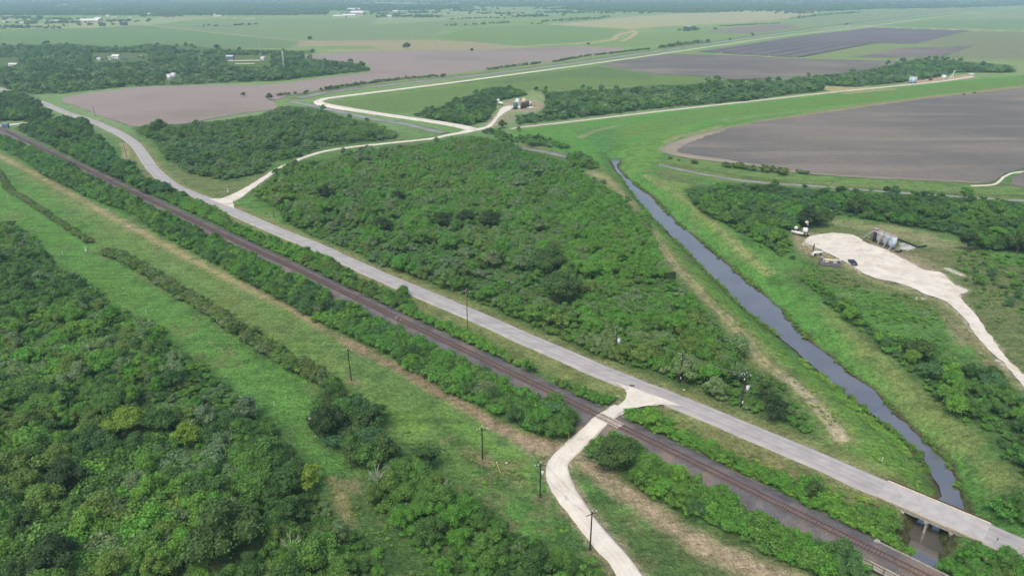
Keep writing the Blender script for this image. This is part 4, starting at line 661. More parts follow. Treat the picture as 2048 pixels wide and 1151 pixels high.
def make_plants():
    global plants
    big_xy = []
    for a, b, h, w, t, lab in BIG:
        x, y = G(a, b, h * .55); x = float(x); y = float(y); big_xy.append((x, y, h * w * .42))
        crown_tree(x, y, 0, h, w, np.array(T[t]), lab, None)
    bx = np.array(big_xy); arr = np.array([(p[0], p[1], p[3]) for p in plants]); keep = np.ones(len(arr), bool)
    for x, y, r_ in bx: keep &= np.hypot(arr[:, 0] - x, arr[:, 1] - y) > r_
    plants = [p for p, k in zip(plants, keep) if k]
    # individuals: the ones that show largest
    def size(p):
        px, py, d = proj(p[0], p[1], p[2] + p[3] * .7)
        return -1 if px < 4 or px > 2044 or py < 5 or py > 1146 else p[3] / d
    S = np.array([size(p) for p in plants]); K = np.array([p[5] for p in plants]); chosen = np.zeros(len(plants), bool)
    for kind, cap in ((1, 296 - len(BIG)), (0, 296)):
        i = np.where((K == kind) & (S > 0))[0]; i = i[np.argsort(-S[i])][:cap]; chosen[i] = True
    key_lone = [i for i, p in enumerate(plants) if p[7] == 'lone' and p[1] < 900]; chosen[key_lone] = True
    groups = {}
    for i in np.where(chosen)[0]:
        x, y, z, h, w, k, t, key = plants[i]; px, py, _ = proj(x, y, z + h * .5); zw = zone(px, py, key)
        sz = ('tall' if h > 6.5 else 'medium' if h > 5 else 'low') if k else ('large' if h > 2.8 else 'small')
        where = DESC[key]
        if key == 'lone':
            lab = f"{sz} {tint_word(t)} {'tree' if k else 'bush'} alone " + {True: 'right of the main canal near the gravel pad', False: 'at the edge of a field or ditch'}[bool(px > 1480 and py > 400)]
            grp = 'lone trees in the open' if k else 'lone bushes in the open'
        else:
            lab = f"{sz} {tint_word(t)} {'tree' if k else 'bush'} at the {zw} of {where}" if zw and 'edge' not in zw else f"{sz} {tint_word(t)} {'tree' if k else 'bush'} in {where}"
            grp = ('trees in ' if k else 'bushes in ') + where
        if k: crown_tree(x, y, z, h, w, t, lab, grp)
        else:
            o = link('bush', random.choice(SHRUBS), None, (x, y, z - .1 * h)); o.scale = (h * w, h * w, h); o.rotation_euler = (0, 0, random.random() * 6.28); o['tint'] = [float(v) for v in t]; tag(o, lab, 'bush', grp)
    rest = [p for p, c in zip(plants, chosen) if not c]
    # far forest on the horizon, rows by distance
    ff = []
    for yy in np.arange(31, -12, -1.15):
        x = np.arange(-250, 2300, 4.2); x = x + rng.uniform(-2, 2, len(x)); X, Y = G(x, yy + rng.uniform(-.6, .6, len(x)))
        lim = np.interp(x, [-250, 0, 40, 200, 330, 600, 690, 760, 800, 1000, 1120, 1200, 1380, 1500, 1640, 1760, 1900, 2048, 2300], [34, 32, 33, 37, 33, 31, 29, 25, 22, 17, 20, 24, 27, 22, 24, 19, 17, 12, 10])
        nn = fbm(X, Y, 420, 171); dens = np.where((x > 720) & (x < 1130), .40, .25)
        ok = (yy < lim) & ((nn > dens) | (yy < 5)) & ~((np.abs(yy - 21) < 1.6) & (x > 150) & (x < 215)) & ~((yy > 22) & (x > 655) & (x < 740))
        ff += [(a, b, 0, random.uniform(9, 15), random.uniform(1.2, 1.9), 1, np.array(T[random.choice(['dark', 'blue', 'dark', 'mid'])]) * .9, 'far') for a, b, k in zip(X, Y, ok) if k]
    for (cx, cy, n, sx, sy) in [(60, 48, 26, 34, 2.2), (118, 47, 18, 24, 1.8), (30, 56, 12, 40, 1.6), (250, 44, 14, 40, 1.6), (210, 52, 10, 40, 1.4), (1380, 60, 12, 16, 1.6), (880, 19, 60, 120, 3), (1000, 28, 30, 60, 2), (780, 34, 22, 30, 1.2), (900, 12, 60, 160, 2), (1200, 27, 30, 70, 2), (1500, 24, 22, 90, 1.5), (100, 40, 30, 90, 2), (320, 33, 30, 60, 2), (40, 36, 24, 50, 2), (760, 29, 30, 60, 1.5), (850, 26, 34, 50, 2), (935, 22, 40, 50, 3), (1060, 33, 34, 50, 1.5), (1130, 26, 50, 60, 2), (1300, 22, 40, 80, 1.5), (1400, 25, 40, 60, 1.2), (1600, 27, 40, 40, 1.5), (850, 35, 30, 35, 1.5), (700, 20, 40, 60, 3)]:
        for _ in range(n):
            x, y = cx + rng.normal() * sx * .5, cy + rng.normal() * sy * .5; X, Y = G(x, y); ff.append((float(X), float(Y), 0, random.uniform(7, 12), 1.3, 1, np.array(T['dark']), 'far'))
    stuff('far_forest', ff, FARS, 'hazy blue green forest covering the far horizon', 'forest')
    near_t = [p for p in rest if p[5] and p[7] not in ('w6', 'w7b', 'w7a') and p[1] < 700]; far_t = [p for p in rest if p[5] and not (p[7] not in ('w6', 'w7b', 'w7a') and p[1] < 700)]
    stuff('woodland', near_t, CROWNS, 'the many further trees standing in the green woods', 'woodland'); stuff('distant_woodland', far_t, FARS + CROWNS[:3], 'distant dark green belts of trees beyond the fields', 'woodland')
    stuff('scrub', [p for p in rest if not p[5]], SHRUBS, 'dense green scrub and undergrowth filling the woods and hedges', 'scrub')
    # rank weeds and tussocks in the open grass
    wd = []
    def weeds(poly, n, h, tints, dens=.5):
        wp = W(poly); x0, y0 = wp.min(0); x1, y1 = wp.max(0); x = rng.uniform(x0, x1, n); y = rng.uniform(y0, y1, n); k = inside(x, y, wp) & (fbm(x, y, 7, 141) > dens) & (seg_d(x, y, RDW, False) > 5.2) & (seg_d(x, y, RLW, False) > 5.2); z = height(x, y)
        for a, b, c in zip(x[k], y[k], z[k]):
            if c > WZ + .2: wd.append((a, b, c, h * random.uniform(.4, 1.1), random.uniform(1.2, 2.4), 0, np.array(T[random.choice(tints)]) * random.uniform(1.15, 1.4), 'weed'))
    weeds([(1240, 826), (1300, 815), (1420, 880), (1600, 960), (1800, 1020), (1800, 1090), (1600, 1000), (1340, 880)], 1500, .8, ['bright', 'fresh', 'lime'], .42)
    weeds([(1250, 352), (1305, 345), (1370, 380), (1500, 500), (1700, 680), (1900, 850), (2040, 1000), (1990, 1050), (1935, 1015), (1800, 838), (1612, 679), (1418, 498)], 3500, .35, ['bright', 'fresh'], .5)
    weeds([(1265, 410), (1340, 475), (1480, 615), (1640, 750), (1790, 870), (1860, 960), (1830, 985), (1700, 900), (1560, 745), (1390, 580)], 3000, .38, ['bright', 'fresh', 'lime'], .5)
    weeds([(1600, 690), (1660, 740), (1730, 812), (1790, 862), (1850, 920), (1800, 890), (1700, 810), (1620, 730)], 1500, .9, ['fresh', 'mid', 'bright'], .35)
    weeds([(0, 430), (120, 400), (215, 500), (500, 700), (620, 790), (640, 880), (560, 860), (300, 660), (110, 520)], 3500, .30, ['bright', 'fresh'], .5)
    weeds([(690, 800), (900, 900), (1090, 960), (1180, 1110), (1100, 1090), (900, 950), (760, 900)], 1600, .35, ['bright', 'fresh', 'mid'], .55)
    weeds([(1600, 515), (1700, 550), (1850, 600), (1950, 690), (2048, 790), (1900, 720), (1700, 620), (1600, 560)], 2600, .5, ['fresh', 'bright', 'mid'], .5)
    weeds([(1900, 490), (2060, 510), (2130, 640), (2100, 740), (1960, 620), (1920, 560)], 2200, .6, ['fresh', 'bright', 'mid'], .5)
    weeds([(700, 960), (740, 1000), (860, 1151), (780, 1151), (740, 1080), (690, 1020)], 500, .35, ['bright', 'mid'], .5)
    for side, sg in ((CANAL_L, -1), (CANAL_R[::-1], 1)):
        e = smooth(W([q for q in side if 345 < q[1] < 990], WZ), .8)
        for q in e:
            if fbm(np.array([q[0]]), np.array([q[1]]), 12, 181)[0] < (.5 if sg > 0 else .36): continue
            wd.append((q[0] + sg * random.uniform(-.3, 1.3), q[1], WZ - .05, random.uniform(.5, 1.3), 1.3, 0, np.array(T[random.choice(['fresh', 'mid', 'bright'])]), 'weed'))
    stuff('weeds', wd, SHRUBS[:4], 'low tufts of rank weeds along the banks and verges', 'weeds')

def stuff(name, pts, meshes, label, cat):
    col = bpy.data.collections.new(name + ' kinds')
    for k, me in enumerate(meshes): col.objects.link(bpy.data.objects.new(f'{name}_plant_{chr(97 + k)}', me))
    n = len(pts); me = bpy.data.meshes.new(name); me.vertices.add(n)
    me.vertices.foreach_set('co', np.array([(p[0], p[1], p[2] - .08 * p[3]) for p in pts], np.float32).ravel())
    def at(nm, ty, key, d): a = me.attributes.new(nm, ty, 'POINT'); a.data.foreach_set(key, d.ravel())
    at('size', 'FLOAT_VECTOR', 'vector', np.array([(p[3] * p[4], p[3] * p[4], p[3]) for p in pts], np.float32)); at('turn', 'FLOAT_VECTOR', 'vector', np.stack([np.zeros(n), np.zeros(n), rng.uniform(0, 6.28, n)], 1).astype(np.float32))
    at('which', 'INT', 'value', rng.integers(0, len(meshes), n).astype(np.int32)); at('tint', 'FLOAT_COLOR', 'color', np.array([(*p[6], 1) for p in pts], np.float32))
    me.materials.append(M['leaf']); o = link(name, me); tag(o, label, cat, kind='stuff')
    t = bpy.data.node_groups.new(name, 'GeometryNodeTree'); t.interface.new_socket('Geometry', in_out='INPUT', socket_type='NodeSocketGeometry'); t.interface.new_socket('Geometry', in_out='OUTPUT', socket_type='NodeSocketGeometry')
    N_ = t.nodes.new; L_ = t.links.new; gi = N_('NodeGroupInput'); go = N_('NodeGroupOutput'); ip = N_('GeometryNodeInstanceOnPoints'); ci = N_('GeometryNodeCollectionInfo')
    ci.inputs['Collection'].default_value = col; ci.inputs['Separate Children'].default_value = True; ci.inputs['Reset Children'].default_value = True; ip.inputs['Pick Instance'].default_value = True
    def na(nm, ty): q = N_('GeometryNodeInputNamedAttribute'); q.data_type = ty; q.inputs[0].default_value = nm; return q.outputs[0]
    L_(gi.outputs[0], ip.inputs['Points']); L_(ci.outputs[0], ip.inputs['Instance']); L_(na('which', 'INT'), ip.inputs['Instance Index']); L_(na('size', 'FLOAT_VECTOR'), ip.inputs['Scale'])
    e2r = N_('FunctionNodeEulerToRotation'); L_(na('turn', 'FLOAT_VECTOR'), e2r.inputs[0]); L_(e2r.outputs[0], ip.inputs['Rotation']); L_(ip.outputs[0], go.inputs[0])
    md = o.modifiers.new('plants', 'NODES'); md.node_group = t
    print('STUFF', name, n)

# ------------------------------------------------------------ build land, roads, fields, water
make_land()
def px_split(pts, a, b): return pts[a:b]
ribbon('road', RDW[:i0 + 1], 3.35, M['asphalt'], .18, 'pale two lane asphalt road bending at upper left and running straight past the crossing', 'road', lane=1, nx=24, jit=.16, step=4)
ribbon('road', RDW[i1:], 3.35, M['asphalt'], .18, 'short piece of asphalt road beyond the bridge in the bottom right corner', 'road', lane=1, nx=24, jit=.16, step=4)
for k, (pts, w, lab) in GRAV.items():
    ribbon('gravel_road', W(pts, .12), w, M['gravel'], .10 if k != 'd' else .14, lab, 'gravel road', jit=.22 if k in 'abd' else .2, step=1.2 if k == 'a' else 2.2 if k == 'b' else 5, nx=10, rise=1.0 if k in 'af' else 0, drop=1.3 if k in 'af' else .5)
sheet('gravel_mouth', W([(1222, 760), (1240, 769), (1250, 778), (1253, 788), (1250, 798), (1241, 808), (1229, 817), (1217, 825), (1222, 834), (1238, 833), (1248, 825), (1262, 818), (1284, 812), (1310, 809), (1340, 808), (1372, 813), (1330, 799), (1280, 780)], .15), M['gravel'], .225, 'stony fan where the crossing lane meets the asphalt road', 'gravel road', step=1.2, jit=.35, sc=3)
sheet('gravel_mouth', W([(395, 394), (420, 398), (445, 396), (462, 390), (478, 392), (466, 404), (468, 416), (440, 408)], .15), M['gravel'], .215, 'stony fan where the far gravel lane leaves the road bend', 'gravel road', step=1.5, jit=.35, sc=3)
sheet('gravel_pad', smooth(np.vstack([W(PAD), W(PAD[:1])]), .7)[:-1], M['gravel'], .10, 'large pale gravel pad with its access lane on the right', 'gravel pad', step=.7, jit=.7, sc=3.2)
F1 = [(1335, 300), (1348, 290), (1390, 274), (1452, 257), (1522, 243), (1695, 219), (1869, 195), (2048, 175), (2400, 140), (2400, 345), (2048, 337), (2025, 341), (2008, 347), (1995, 357), (1974, 366), (1900, 362), (1835, 358), (1661, 349), (1557, 337), (1452, 321), (1370, 312)]
sheet('ploughed_field', W(F1), M['soil_dark'], .06, 'big dark grey ploughed field on the right', 'field', step=6, jit=1.5, sc=14)
ribbon('field_headland', W([(1452, 259), (1400, 273), (1352, 290), (1340, 304), (1375, 312), (1452, 322), (1557, 338), (1661, 350), (1835, 359), (1960, 365)]), [1, 3, 5, 5, 4.5, 3, 3, 2.5, 2, 1.5], M['soil_head'], .10, 'pale dusty headland around the tip of the big dark field', 'headland', jit=1.2, step=5, drop=.02)
sheet('ploughed_field', W([(2022, 356), (2048, 344), (2400, 350), (2400, 400), (2048, 376), (2024, 370)]), M['soil_dark'], .06, 'small ploughed corner at the right edge beyond the curved track', 'field', step=6, jit=1)
ribbon('dirt_track', W([(1940, 371), (1985, 369), (2000, 361), (2010, 352), (2035, 344), (2100, 340)], .1), [.7] * 6, M['gravel'], .12, 'thin curved track around the corner of the dark field', 'track', jit=.15)
sheet('ploughed_field', W([(1194, 129), (1340, 108), (1460, 111), (1591, 117), (1800, 123), (1850, 130), (1765, 138), (1695, 146), (1557, 158), (1466, 160), (1383, 152), (1306, 149)]), M['soil_dark'], .35, 'dark ploughed field beyond the tree belt', 'field', step=10, jit=3, sc=20)
sheet('ploughed_field', W([(1393, 104), (1500, 88), (1591, 74), (1748, 56), (1939, 62), (1831, 88), (1744, 86), (1591, 115)]), M['soil_strip'], .5, 'violet grey striped field beside the canal road', 'field', step=15, jit=3)
for k in range(6):
    a = np.array(W([(1393 + 198 * (k + .4) / 5.4, 104 + 11 * (k + .4) / 5.4)])[0]); b = np.array(W([(1560 + 184 * (k + .4) / 5.4, 80 + 6 * (k + .4) / 5.4)])[0])
    sheet('field_drain', [a, a + (9, 0), b + (9, 0), b], M['drain'], .6, 'thin dark drain lines across the violet striped field', 'drain', jit=.5)['group'] = 'drain lines on the striped field'
sheet('ploughed_field', W([(1713, 115), (1800, 97), (1950, 92), (1880, 116)]), M['soil_dark'], .5, 'dull violet plot above the right hand tree belt', 'field', step=15, jit=4)
F4 = [(122, 196), (174, 186), (295, 173), (417, 170), (521, 171), (620, 160), (700, 149), (740, 145), (741, 130), (640, 118), (577, 117), (629, 109), (700, 104), (923, 101), (1167, 92), (1250, 97), (1236, 104), (1149, 117), (975, 139), (819, 156), (680, 173), (636, 181), (580, 190), (545, 204), (560, 219), (487, 226), (365, 248), (288, 252), (264, 252), (208, 234), (167, 218), (129, 206)]
sheet('ploughed_field', W(F4), M['soil_pale'], .08, 'pale pinkish brown ploughed field on the left', 'field', step=8, jit=2, sc=16)
# water: the main canal follows its banks exactly
sheet('canal_water', np.concatenate([W(CANAL_L, WZ), W(CANAL_R, WZ)]), M['water'], WZ, 'slate blue water of the canal running diagonally down to the bridge', 'water', step=1.2, jit=.8, sc=3.5)
WL = ['grey water of the ditch beside the turning canal road', 'short grey ditch water above the central wood', 'thin pale ditch below the dark field', 'grey green water of the long straight far canal']
for (p, w, z), lab in zip(DW, WL): ribbon('ditch_water', p, w * .95, M['turbid'], 0, lab, 'water', zc=z, step=10, jit=.2, drop=.2, nx=4)

# ------------------------------------------------------------ railway
def rail_path(d):
    p = smooth(W(RAIL, RZ), 2.0); t = np.gradient(p, axis=0); t /= np.linalg.norm(t, axis=1)[:, None]; n = np.stack([-t[:, 1], t[:, 0]], 1); return p + n * d, t, n
def ext(name, prof, mat, path, parent=None):
    """extrude a (offset, z) profile along the path"""
    p, t, n = path; V = np.stack([np.concatenate([p + n * a, np.full((len(p), 1), b)], 1) for a, b in prof], 1); m, k = V.shape[:2]; idx = np.arange(m * k).reshape(m, k)
    q = np.stack([idx[:-1, :-1], idx[:-1, 1:], idx[1:, 1:], idx[1:, :-1]], -1).reshape(-1, 4)[:, ::-1]; return link(name, mesh_np(name, V.reshape(-1, 3), q, mat), parent)
RP = rail_path(0); jb = along(RP[0], P(1728, 1090, RZ).xy); je = along(RP[0], P(1905, 1176, RZ).xy)
def cut(path, a, b): return tuple(q[a:b] for q in path)
wob = lambda k: 0
for a, b, lab in ((0, jb + 1, 'grey stone ballast bed of the railway'), (je, None, 'grey ballast bed beyond the rail bridge')):
    o = ext('ballast_bed', [(-5.4, -.3), (-4.4, .15), (-2.9, .72), (-1.7, .95), (1.7, .95), (2.9, .75), (4.2, .2), (5.4, -.3)], M['ballast'], cut(RP, a, b)); tag(o, lab, 'ballast', kind='structure')
trk = thing('railway_track', 'single rusty railway track crossing the whole picture', 'railway track', (0, 0, 0))
for s in (-.72, .72): ext('rail', [(s - .05, 1.08), (s - .05, 1.26), (s + .05, 1.26), (s + .05, 1.08)], M['rust'], RP, trk)
RF = smooth(RLW, .3); ds = np.concatenate([[0], np.cumsum(np.linalg.norm(np.diff(RF, axis=0), axis=1))]); L = ds[-1]
pos = np.arange(0, L, .62); sx = np.interp(pos, ds, RF[:, 0]); sy = np.interp(pos, ds, RF[:, 1]); tx = np.gradient(sx); ty = np.gradient(sy); ang = np.arctan2(ty, tx)
px, py, dd = proj(sx, sy, RZ); vis = (px > -60) & (px < 2100) & (py < 1200) & (dd < 520)
near = [i for i in np.where(vis & (px > 1290) & (py < 1150))[0]][-100:]; sl_me = None; sm = MB()
for i in np.where(vis)[0]:
    if i in near:
        if sl_me is None:
            q = MB(); q.box((0, 0, 0), (.24, 2.6, .16), bev=.02); o = q.build('sleeper', M['sleeper'], trk); sl_me = o.data
        else: o = link('sleeper', sl_me, trk)
        o.location = (sx[i], sy[i], 1.03); o.rotation_euler = (0, 0, ang[i] + random.uniform(-.02, .02))
    else: sm.box((sx[i], sy[i], 1.03), (.24, 2.6, .16), ang[i] + random.uniform(-.02, .02))
o = sm.build('sleepers', M['sleeper'], trk); o['kind'] = 'stuff'; o.name = 'sleeper_row'
ia = along(RP[0], P(1220, 838, RZ).xy); cp, ctn, cn = RP[0][ia], RP[1][ia], RP[2][ia]; ca = math.atan2(ctn[1], ctn[0])
cr = thing('level_crossing', 'pale plank level crossing where the gravel lane crosses the rails', 'level crossing', (cp[0], cp[1], 0), ca)
for k in range(6): MB().box((-2.9 + k * 1.16, 0, 1.2), (1.1, 1.2, .1), bev=.02).build('plank_panel', M['planks'], cr)
for s in (-1, 1): MB().box((0, s * 1.12, 1.19), (6.6, .5, .1), bev=.02).build('edge_panel', M['planks'], cr)


# ------------------------------------------------------------ bridges
def road_bridge():
    a = Vector((*RDW[i0], 0)); b = Vector((*RDW[i1], 0)); d = b - a; Lb = d.length; rz = math.atan2(d.y, d.x)
    o = thing('road_bridge', 'concrete road bridge on piles over the canal at lower right', 'bridge', a, rz)
    MB().box((Lb / 2, 0, .05), (Lb, 6.9, .36), bev=.02).build('deck', M['deck'], o)
    for s in (-1, 1):
        MB().box((Lb / 2, s * 3.5, .14), (Lb, .22, .42), bev=.03).build('curb', M['cream'], o)
        MB().box((Lb / 2, s * 3.25, -.45), (Lb, .4, .62), bev=.02).build('girder', M['concrete'], o)
        q = MB()
        for k in range(int(Lb / 2.4) + 1): q.box((k * Lb / int(Lb / 2.4), s * 3.69, .25), (.16, .12, .8))
        q.box((Lb / 2, s * 3.77, .46), (Lb, .06, .26), bev=.02); q.build('guard_rail', M['cream'] if s < 0 else M['rust'], o)
    MB().box((Lb / 2, 0, -.35), (Lb, 5.6, .4)).build('slab', M['concrete'], o)
    for t in (.02, .27, .5, .73, .98):
        bn = MB().box((Lb * t, 0, -.85), (.7, 7.4, .5), bev=.04).build('bent_cap', M['concrete'], o)
        for s in (-3, -1, 1, 3): MB().cyl((Lb * t, s, -6), (Lb * t, s, -1.0), .22, n=8).build('pile', M['concrete'], bn)
    for t in (.0, 1.0): MB().box((Lb * t, 0, -1.0), (.4, 7.6, 2.1)).build('abutment', M['concrete'], o)
road_bridge()
def rail_bridge():
    a = Vector((*RP[0][jb], 0)); b = Vector((*RP[0][je], 0)); d = b - a; Lb = d.length; rz = math.atan2(d.y, d.x)
    o = thing('rail_bridge', 'ballasted railway bridge with handrail walkway in the bottom right corner', 'bridge', a, rz)
    MB().box((Lb / 2, .2, .2), (Lb, 6.0, .5)).build('deck', M['concrete'], o)
    MB().box((Lb / 2, .2, .70), (Lb, 5.5, .5)).build('ballast', M['ballast'], o)
    for s in (-1, 1): MB().box((Lb / 2, s * 3.1 + .2, .62), (Lb, .22, .8), bev=.03).build('parapet', M['concrete'], o)
    MB().box((Lb / 2, -3.75, .55), (Lb, 1.0, .12)).build('walkway', M['concrete'], o)
    q = MB(); n = 7
    for k in range(n + 1): q.box((k * Lb / n, -4.2, 1.1), (.1, .1, 1.1))
    for z in (1.1, 1.62): q.cyl((0, -4.2, z), (Lb, -4.2, z), .035, n=6)
    q.build('handrail', M['rust'], o)
    for k in range(1, n, 2): MB().box((k * Lb / n, 3.5, 1.1), (.1, .1, 1.0)).build('edge_post', M['darksteel'], o)
    q = MB(); q.prism([(-4.4, -2.6), (-4.4, .55), (-4.75, .55), (-11, -1.2), (-11, -2.6)], -.35, .35); q.build('wing_wall', M['concrete'], o)
    MB().box((.2, 0, -1.0), (.6, 8.2, 2.4)).build('abutment', M['concrete'], o)
    for t in (.33, .66):
        c = MB().box((Lb * t, 0, -.3), (.8, 7.6, .5)).build('bent_cap', M['concrete'], o)
        for s in (-3, -1, 1, 3): MB().cyl((Lb * t, s, -6), (Lb * t, s, -.5), .25, n=8).build('pile', M['concrete'], c)
    q = MB()
    for k in range(9): q.box((.8 + .0 * k, -5.2 - .6 * k, -.5 - .22 * k), (2.6 + .35 * k, .62, .14), rot=Matrix.Rotation(.12, 4, 'X'))
    q.build('concrete_apron', M['concrete'], o)
rail_bridge()
q = P(1752, 1088); o = MB().box((q.x, q.y, .5), (1.1, .8, 1.0), .6, bev=.06).build('concrete_block', M['concrete'])
tag(o, 'small weathered concrete block beside the ballast near the rail bridge', 'block')
# wires, poles ------------------------------------------------------------------------------
def pole(px0, py0, ht, label, drum=None, arm=True, lean=0, mat='pole', group='utility poles', rz=0.0, r=.17, ins=True):
    q = P(px0, py0); o = thing('utility_pole', label, 'utility pole', (q.x, q.y, 0), rz, group); o.rotation_euler = (0, lean, rz)
    MB().cyl((0, 0, -.3), (0, 0, ht), r, r * .68, 10).build('shaft', M[mat], o)
    if arm:
        ca_ = MB().box((0, .12, ht - .75), (2.3, .12, .14)).build('crossarm', M['galv' if arm == 2 else mat], o)
        if ins:
            for x in (-1.05, -.45, 1.05): MB().cyl((x, .12, ht - .7), (x, .12, ht - .38), .075, .09, 8).build('insulator', M['white'], ca_)
            MB().cyl((0, 0, ht), (0, 0, ht + .32), .075, .09, 8).build('insulator', M['white'], ca_)
    if drum == 'big':
        b = MB().cyl((.85, 0, ht * .50), (.85, 0, ht * .50 + 1.35), .42, n=14).ball((.85, 0, ht * .5 + 1.33), .40, (1, 1, .35)).build('regulator_drum', M['galv'], o, True)
        for s in (-.15, .15): MB().cyl((.85 + s, 0, ht * .5 + 1.4), (.85 + s, 0, ht * .5 + 1.75), .05, n=6).build('bushing', M['white'], b)
        MB().box((.3, 0, ht * .5 + .7), (.55, .12, .14)).box((.3, 0, ht * .5 + .2), (.55, .12, .14)).build('bracket', M['darksteel'], o)
        MB().box((.28, -.1, 1.5), (.3, .25, .62), bev=.03).build('control_box', M['white'], o)
        MB().box((-.15, .15, ht - 1.9), (.35, .12, .5)).build('switch', M['white'], o)
    if drum == 'small':
        MB().cyl((.42, 0, ht * .66), (.42, 0, ht * .66 + .8), .24, n=12).build('transformer', M['white'], o, True)
    return o
tops = {}
def topof(o, ht): return o
P_A = pole(935, 657, 13.2, 'tall brown pole standing alone between the road and the railway', None, 1, mat='oldpole', rz=-.6, r=.16)
P_B = pole(800, 697, 10.2, 'pole rising out of the hedge beside the railway', None, 1, mat='oldpole', rz=-.6, lean=-.02, r=.14)
P_C = pole(702.5, 759, 9.5, 'dark pole with crossarm on the mown strip near the dark tree clump', None, 1, rz=-.2, lean=-.02)
P_D = pole(965, 917, 8.4, 'dark pole with white insulators beside the brown patch on the grass', None, 1, rz=.2)
P_E = pole(1080, 993, 8.5, 'dark pole with small white transformer left of the gravel lane', 'small', 1, rz=.2)
P_F = pole(1180, 1098, 9.0, 'dark pole at the edge of the gravel lane near the bottom edge', None, 1, rz=.5, ins=True)
P_G = pole(1230, 716, 10.0, 'left one of the three poles with a big white drum', 'big', 1, rz=-.55)
P_H = pole(1358, 764, 9.0, 'middle one of the three poles with a big white drum', 'big', 1, rz=-.35, lean=.03)
P_I = pole(1481, 813, 9.8, 'right one of the three poles with a big white drum', 'big', 1, rz=-.35, lean=.03)
P_J = pole(820, 537, 9.6, 'pole mostly hidden in the front of the central wood above the road', None, 1, rz=-.6, r=.14)
P_K = pole(1018, 612, 9.4, 'second mostly hidden pole further right in the front of the wood', None, 1, rz=-.6, r=.14)
P_L = pole(191, 233, 8.6, 'leaning bare pole at the edge of the pale brown field', None, 0, lean=-.06, rz=0)
P_M = pole(254, 315, 8.6, 'leaning bare pole on the dry patch by the road bend', None, 0, lean=-.06)
P_N = pole(144, 236, 4.6, 'short dark post beside the lane junction at upper left', None, 0, lean=-.05, r=.1)
P_O = pole(548, 434, 4.4, 'short post on the verge right of the far lane mouth', None, 0, r=.1)
P_P = pole(49, 94, 8.5, 'small far pole above the left wood', None, 0, r=.3)
bpy.context.view_layer.update()
def wire(a, ha, b, hb, label, sag=.8):
    pa = a.matrix_world @ Vector((1.05, .12, ha - .38)); pb = b.matrix_world @ Vector((1.05, .12, hb - .38)); pa2 = a.matrix_world @ Vector((-1.05, .12, ha - .38)); pb2 = b.matrix_world @ Vector((-1.05, .12, hb - .38))
    q = MB()
    for u, v in ((pa, pb), (pa2, pb2)):
        pts = [u.lerp(v, t) - Vector((0, 0, 4 * sag * t * (1 - t))) for t in np.linspace(0, 1, 9)]; q.tube(pts, .028, 4)
    tag(q.build('power_line', M['wire']), label, 'power line', 'power lines along the road')
wire(P_J, 9.6, P_K, 9.4, 'wires between the two poles hidden in the wood'); wire(P_K, 9.4, P_G, 10, 'wires from the second hidden pole to the left drum pole'); wire(P_G, 10, P_H, 9, 'wires between left and middle drum poles'); wire(P_H, 9, P_I, 9.8, 'wires between middle and right drum poles')
wire(P_C, 9.5, P_D, 8.4, 'wires over the mown strip between two dark poles'); wire(P_D, 8.4, P_E, 8.5, 'short wires to the pole with the small transformer'); wire(P_E, 8.5, P_F, 9.0, 'wires from the transformer pole down to the lane')
# marker posts --------------------------------------------------------------------------------
MK = [(16, 396, 'at the left edge of the strip'), (172, 502, 'between the two shrub rows'), (126, 509, 'near the edge of the lower left wood'), (293, 626, 'left of the long shrub row'), (549, 812, 'on the grass right of the lower left wood'), (1763, 925, 'on the grass left of the canal above the bridge'), (456, 384, 'beside the far lane mouth'), (362, 336, 'inside the road bend')]
for k, (a, b, t) in enumerate(MK):
    q = P(a, b); o = thing('marker_post', 'slim white pipeline marker post ' + t, 'marker post', (q.x, q.y, 0), .3, 'white pipeline markers'); hh = 1.7 if k in (1, 6) else 1.4
    MB().cyl((0, 0, -.1), (0, 0, hh), .07 if k not in (1, 6) else .12, n=8).build('post', M['white'], o); MB().cyl((0, 0, hh), (0, 0, hh + .18), .11 if k not in (1, 6) else .16, .05, 8).build('cap', M['white'], o)
    if k in (1, 6): MB().box((0, 0, .35), (.55, .4, .7), bev=.05).build('base_box', M['white'], o)
for a, b, dx, dy, dz, lab in [(1137, 879, .05, 0, 1.9, 'upright yellow marker pole at the corner of the hedge by the crossing'), (1001, 945, -.9, 2.6, .9, 'yellow guy guard lying in the grass beside the dark pole')]:
    q = P(a, b); o = thing('marker_pole', lab, 'marker pole', (q.x, q.y, 0)); MB().cyl((0, 0, 0), (dx, dy, dz), .06, n=8).build('tube', M['yellow'], o); MB().cyl((dx * .96, dy * .96, dz * .96), (dx * 1.04, dy * 1.04, dz * 1.04), .09, n=8).build('cap', M['white'], o)
q = P(320, 331); o = thing('warning_sign', 'small orange diamond warning sign beside the road bend', 'sign', (q.x, q.y, 0), .6); MB().cyl((0, 0, 0), (0, 0, 2.4), .04, n=6).build('post', M['galv'], o); MB().box((0, -.05, 2.1), (.95, .04, .95), rot=Matrix.Rotation(math.pi / 4, 4, 'Y')).build('panel', M['orange'], o)
for a, b, s, lab in [(620, 838, .7, 'white plastic tub left of the dark tree clump'), (631, 873, .4, 'tiny white scrap below the white tub'), (1368, 780, .4, 'white scrap on the verge below the middle drum pole'), (1013, 926, .4, 'small white scrap in the grass left of the transformer pole'), (688, 775, .3, 'white scrap near the dark pole on the strip')]:
    q = P(a, b); o = MB().box((q.x, q.y, s * .35), (s, s * .8, s * .7), .5, bev=s * .15).build('litter', M['white']); tag(o, lab, 'litter', 'white scraps lying in the grass')
q = P(1264, 772); o = MB().box((q.x, q.y, .27), (1.3, .7, .06), -.2, bev=.02).build('road_patch', M['darksteel']); tag(o, 'small dark steel plate lying on the road by the crossing mouth', 'plate')
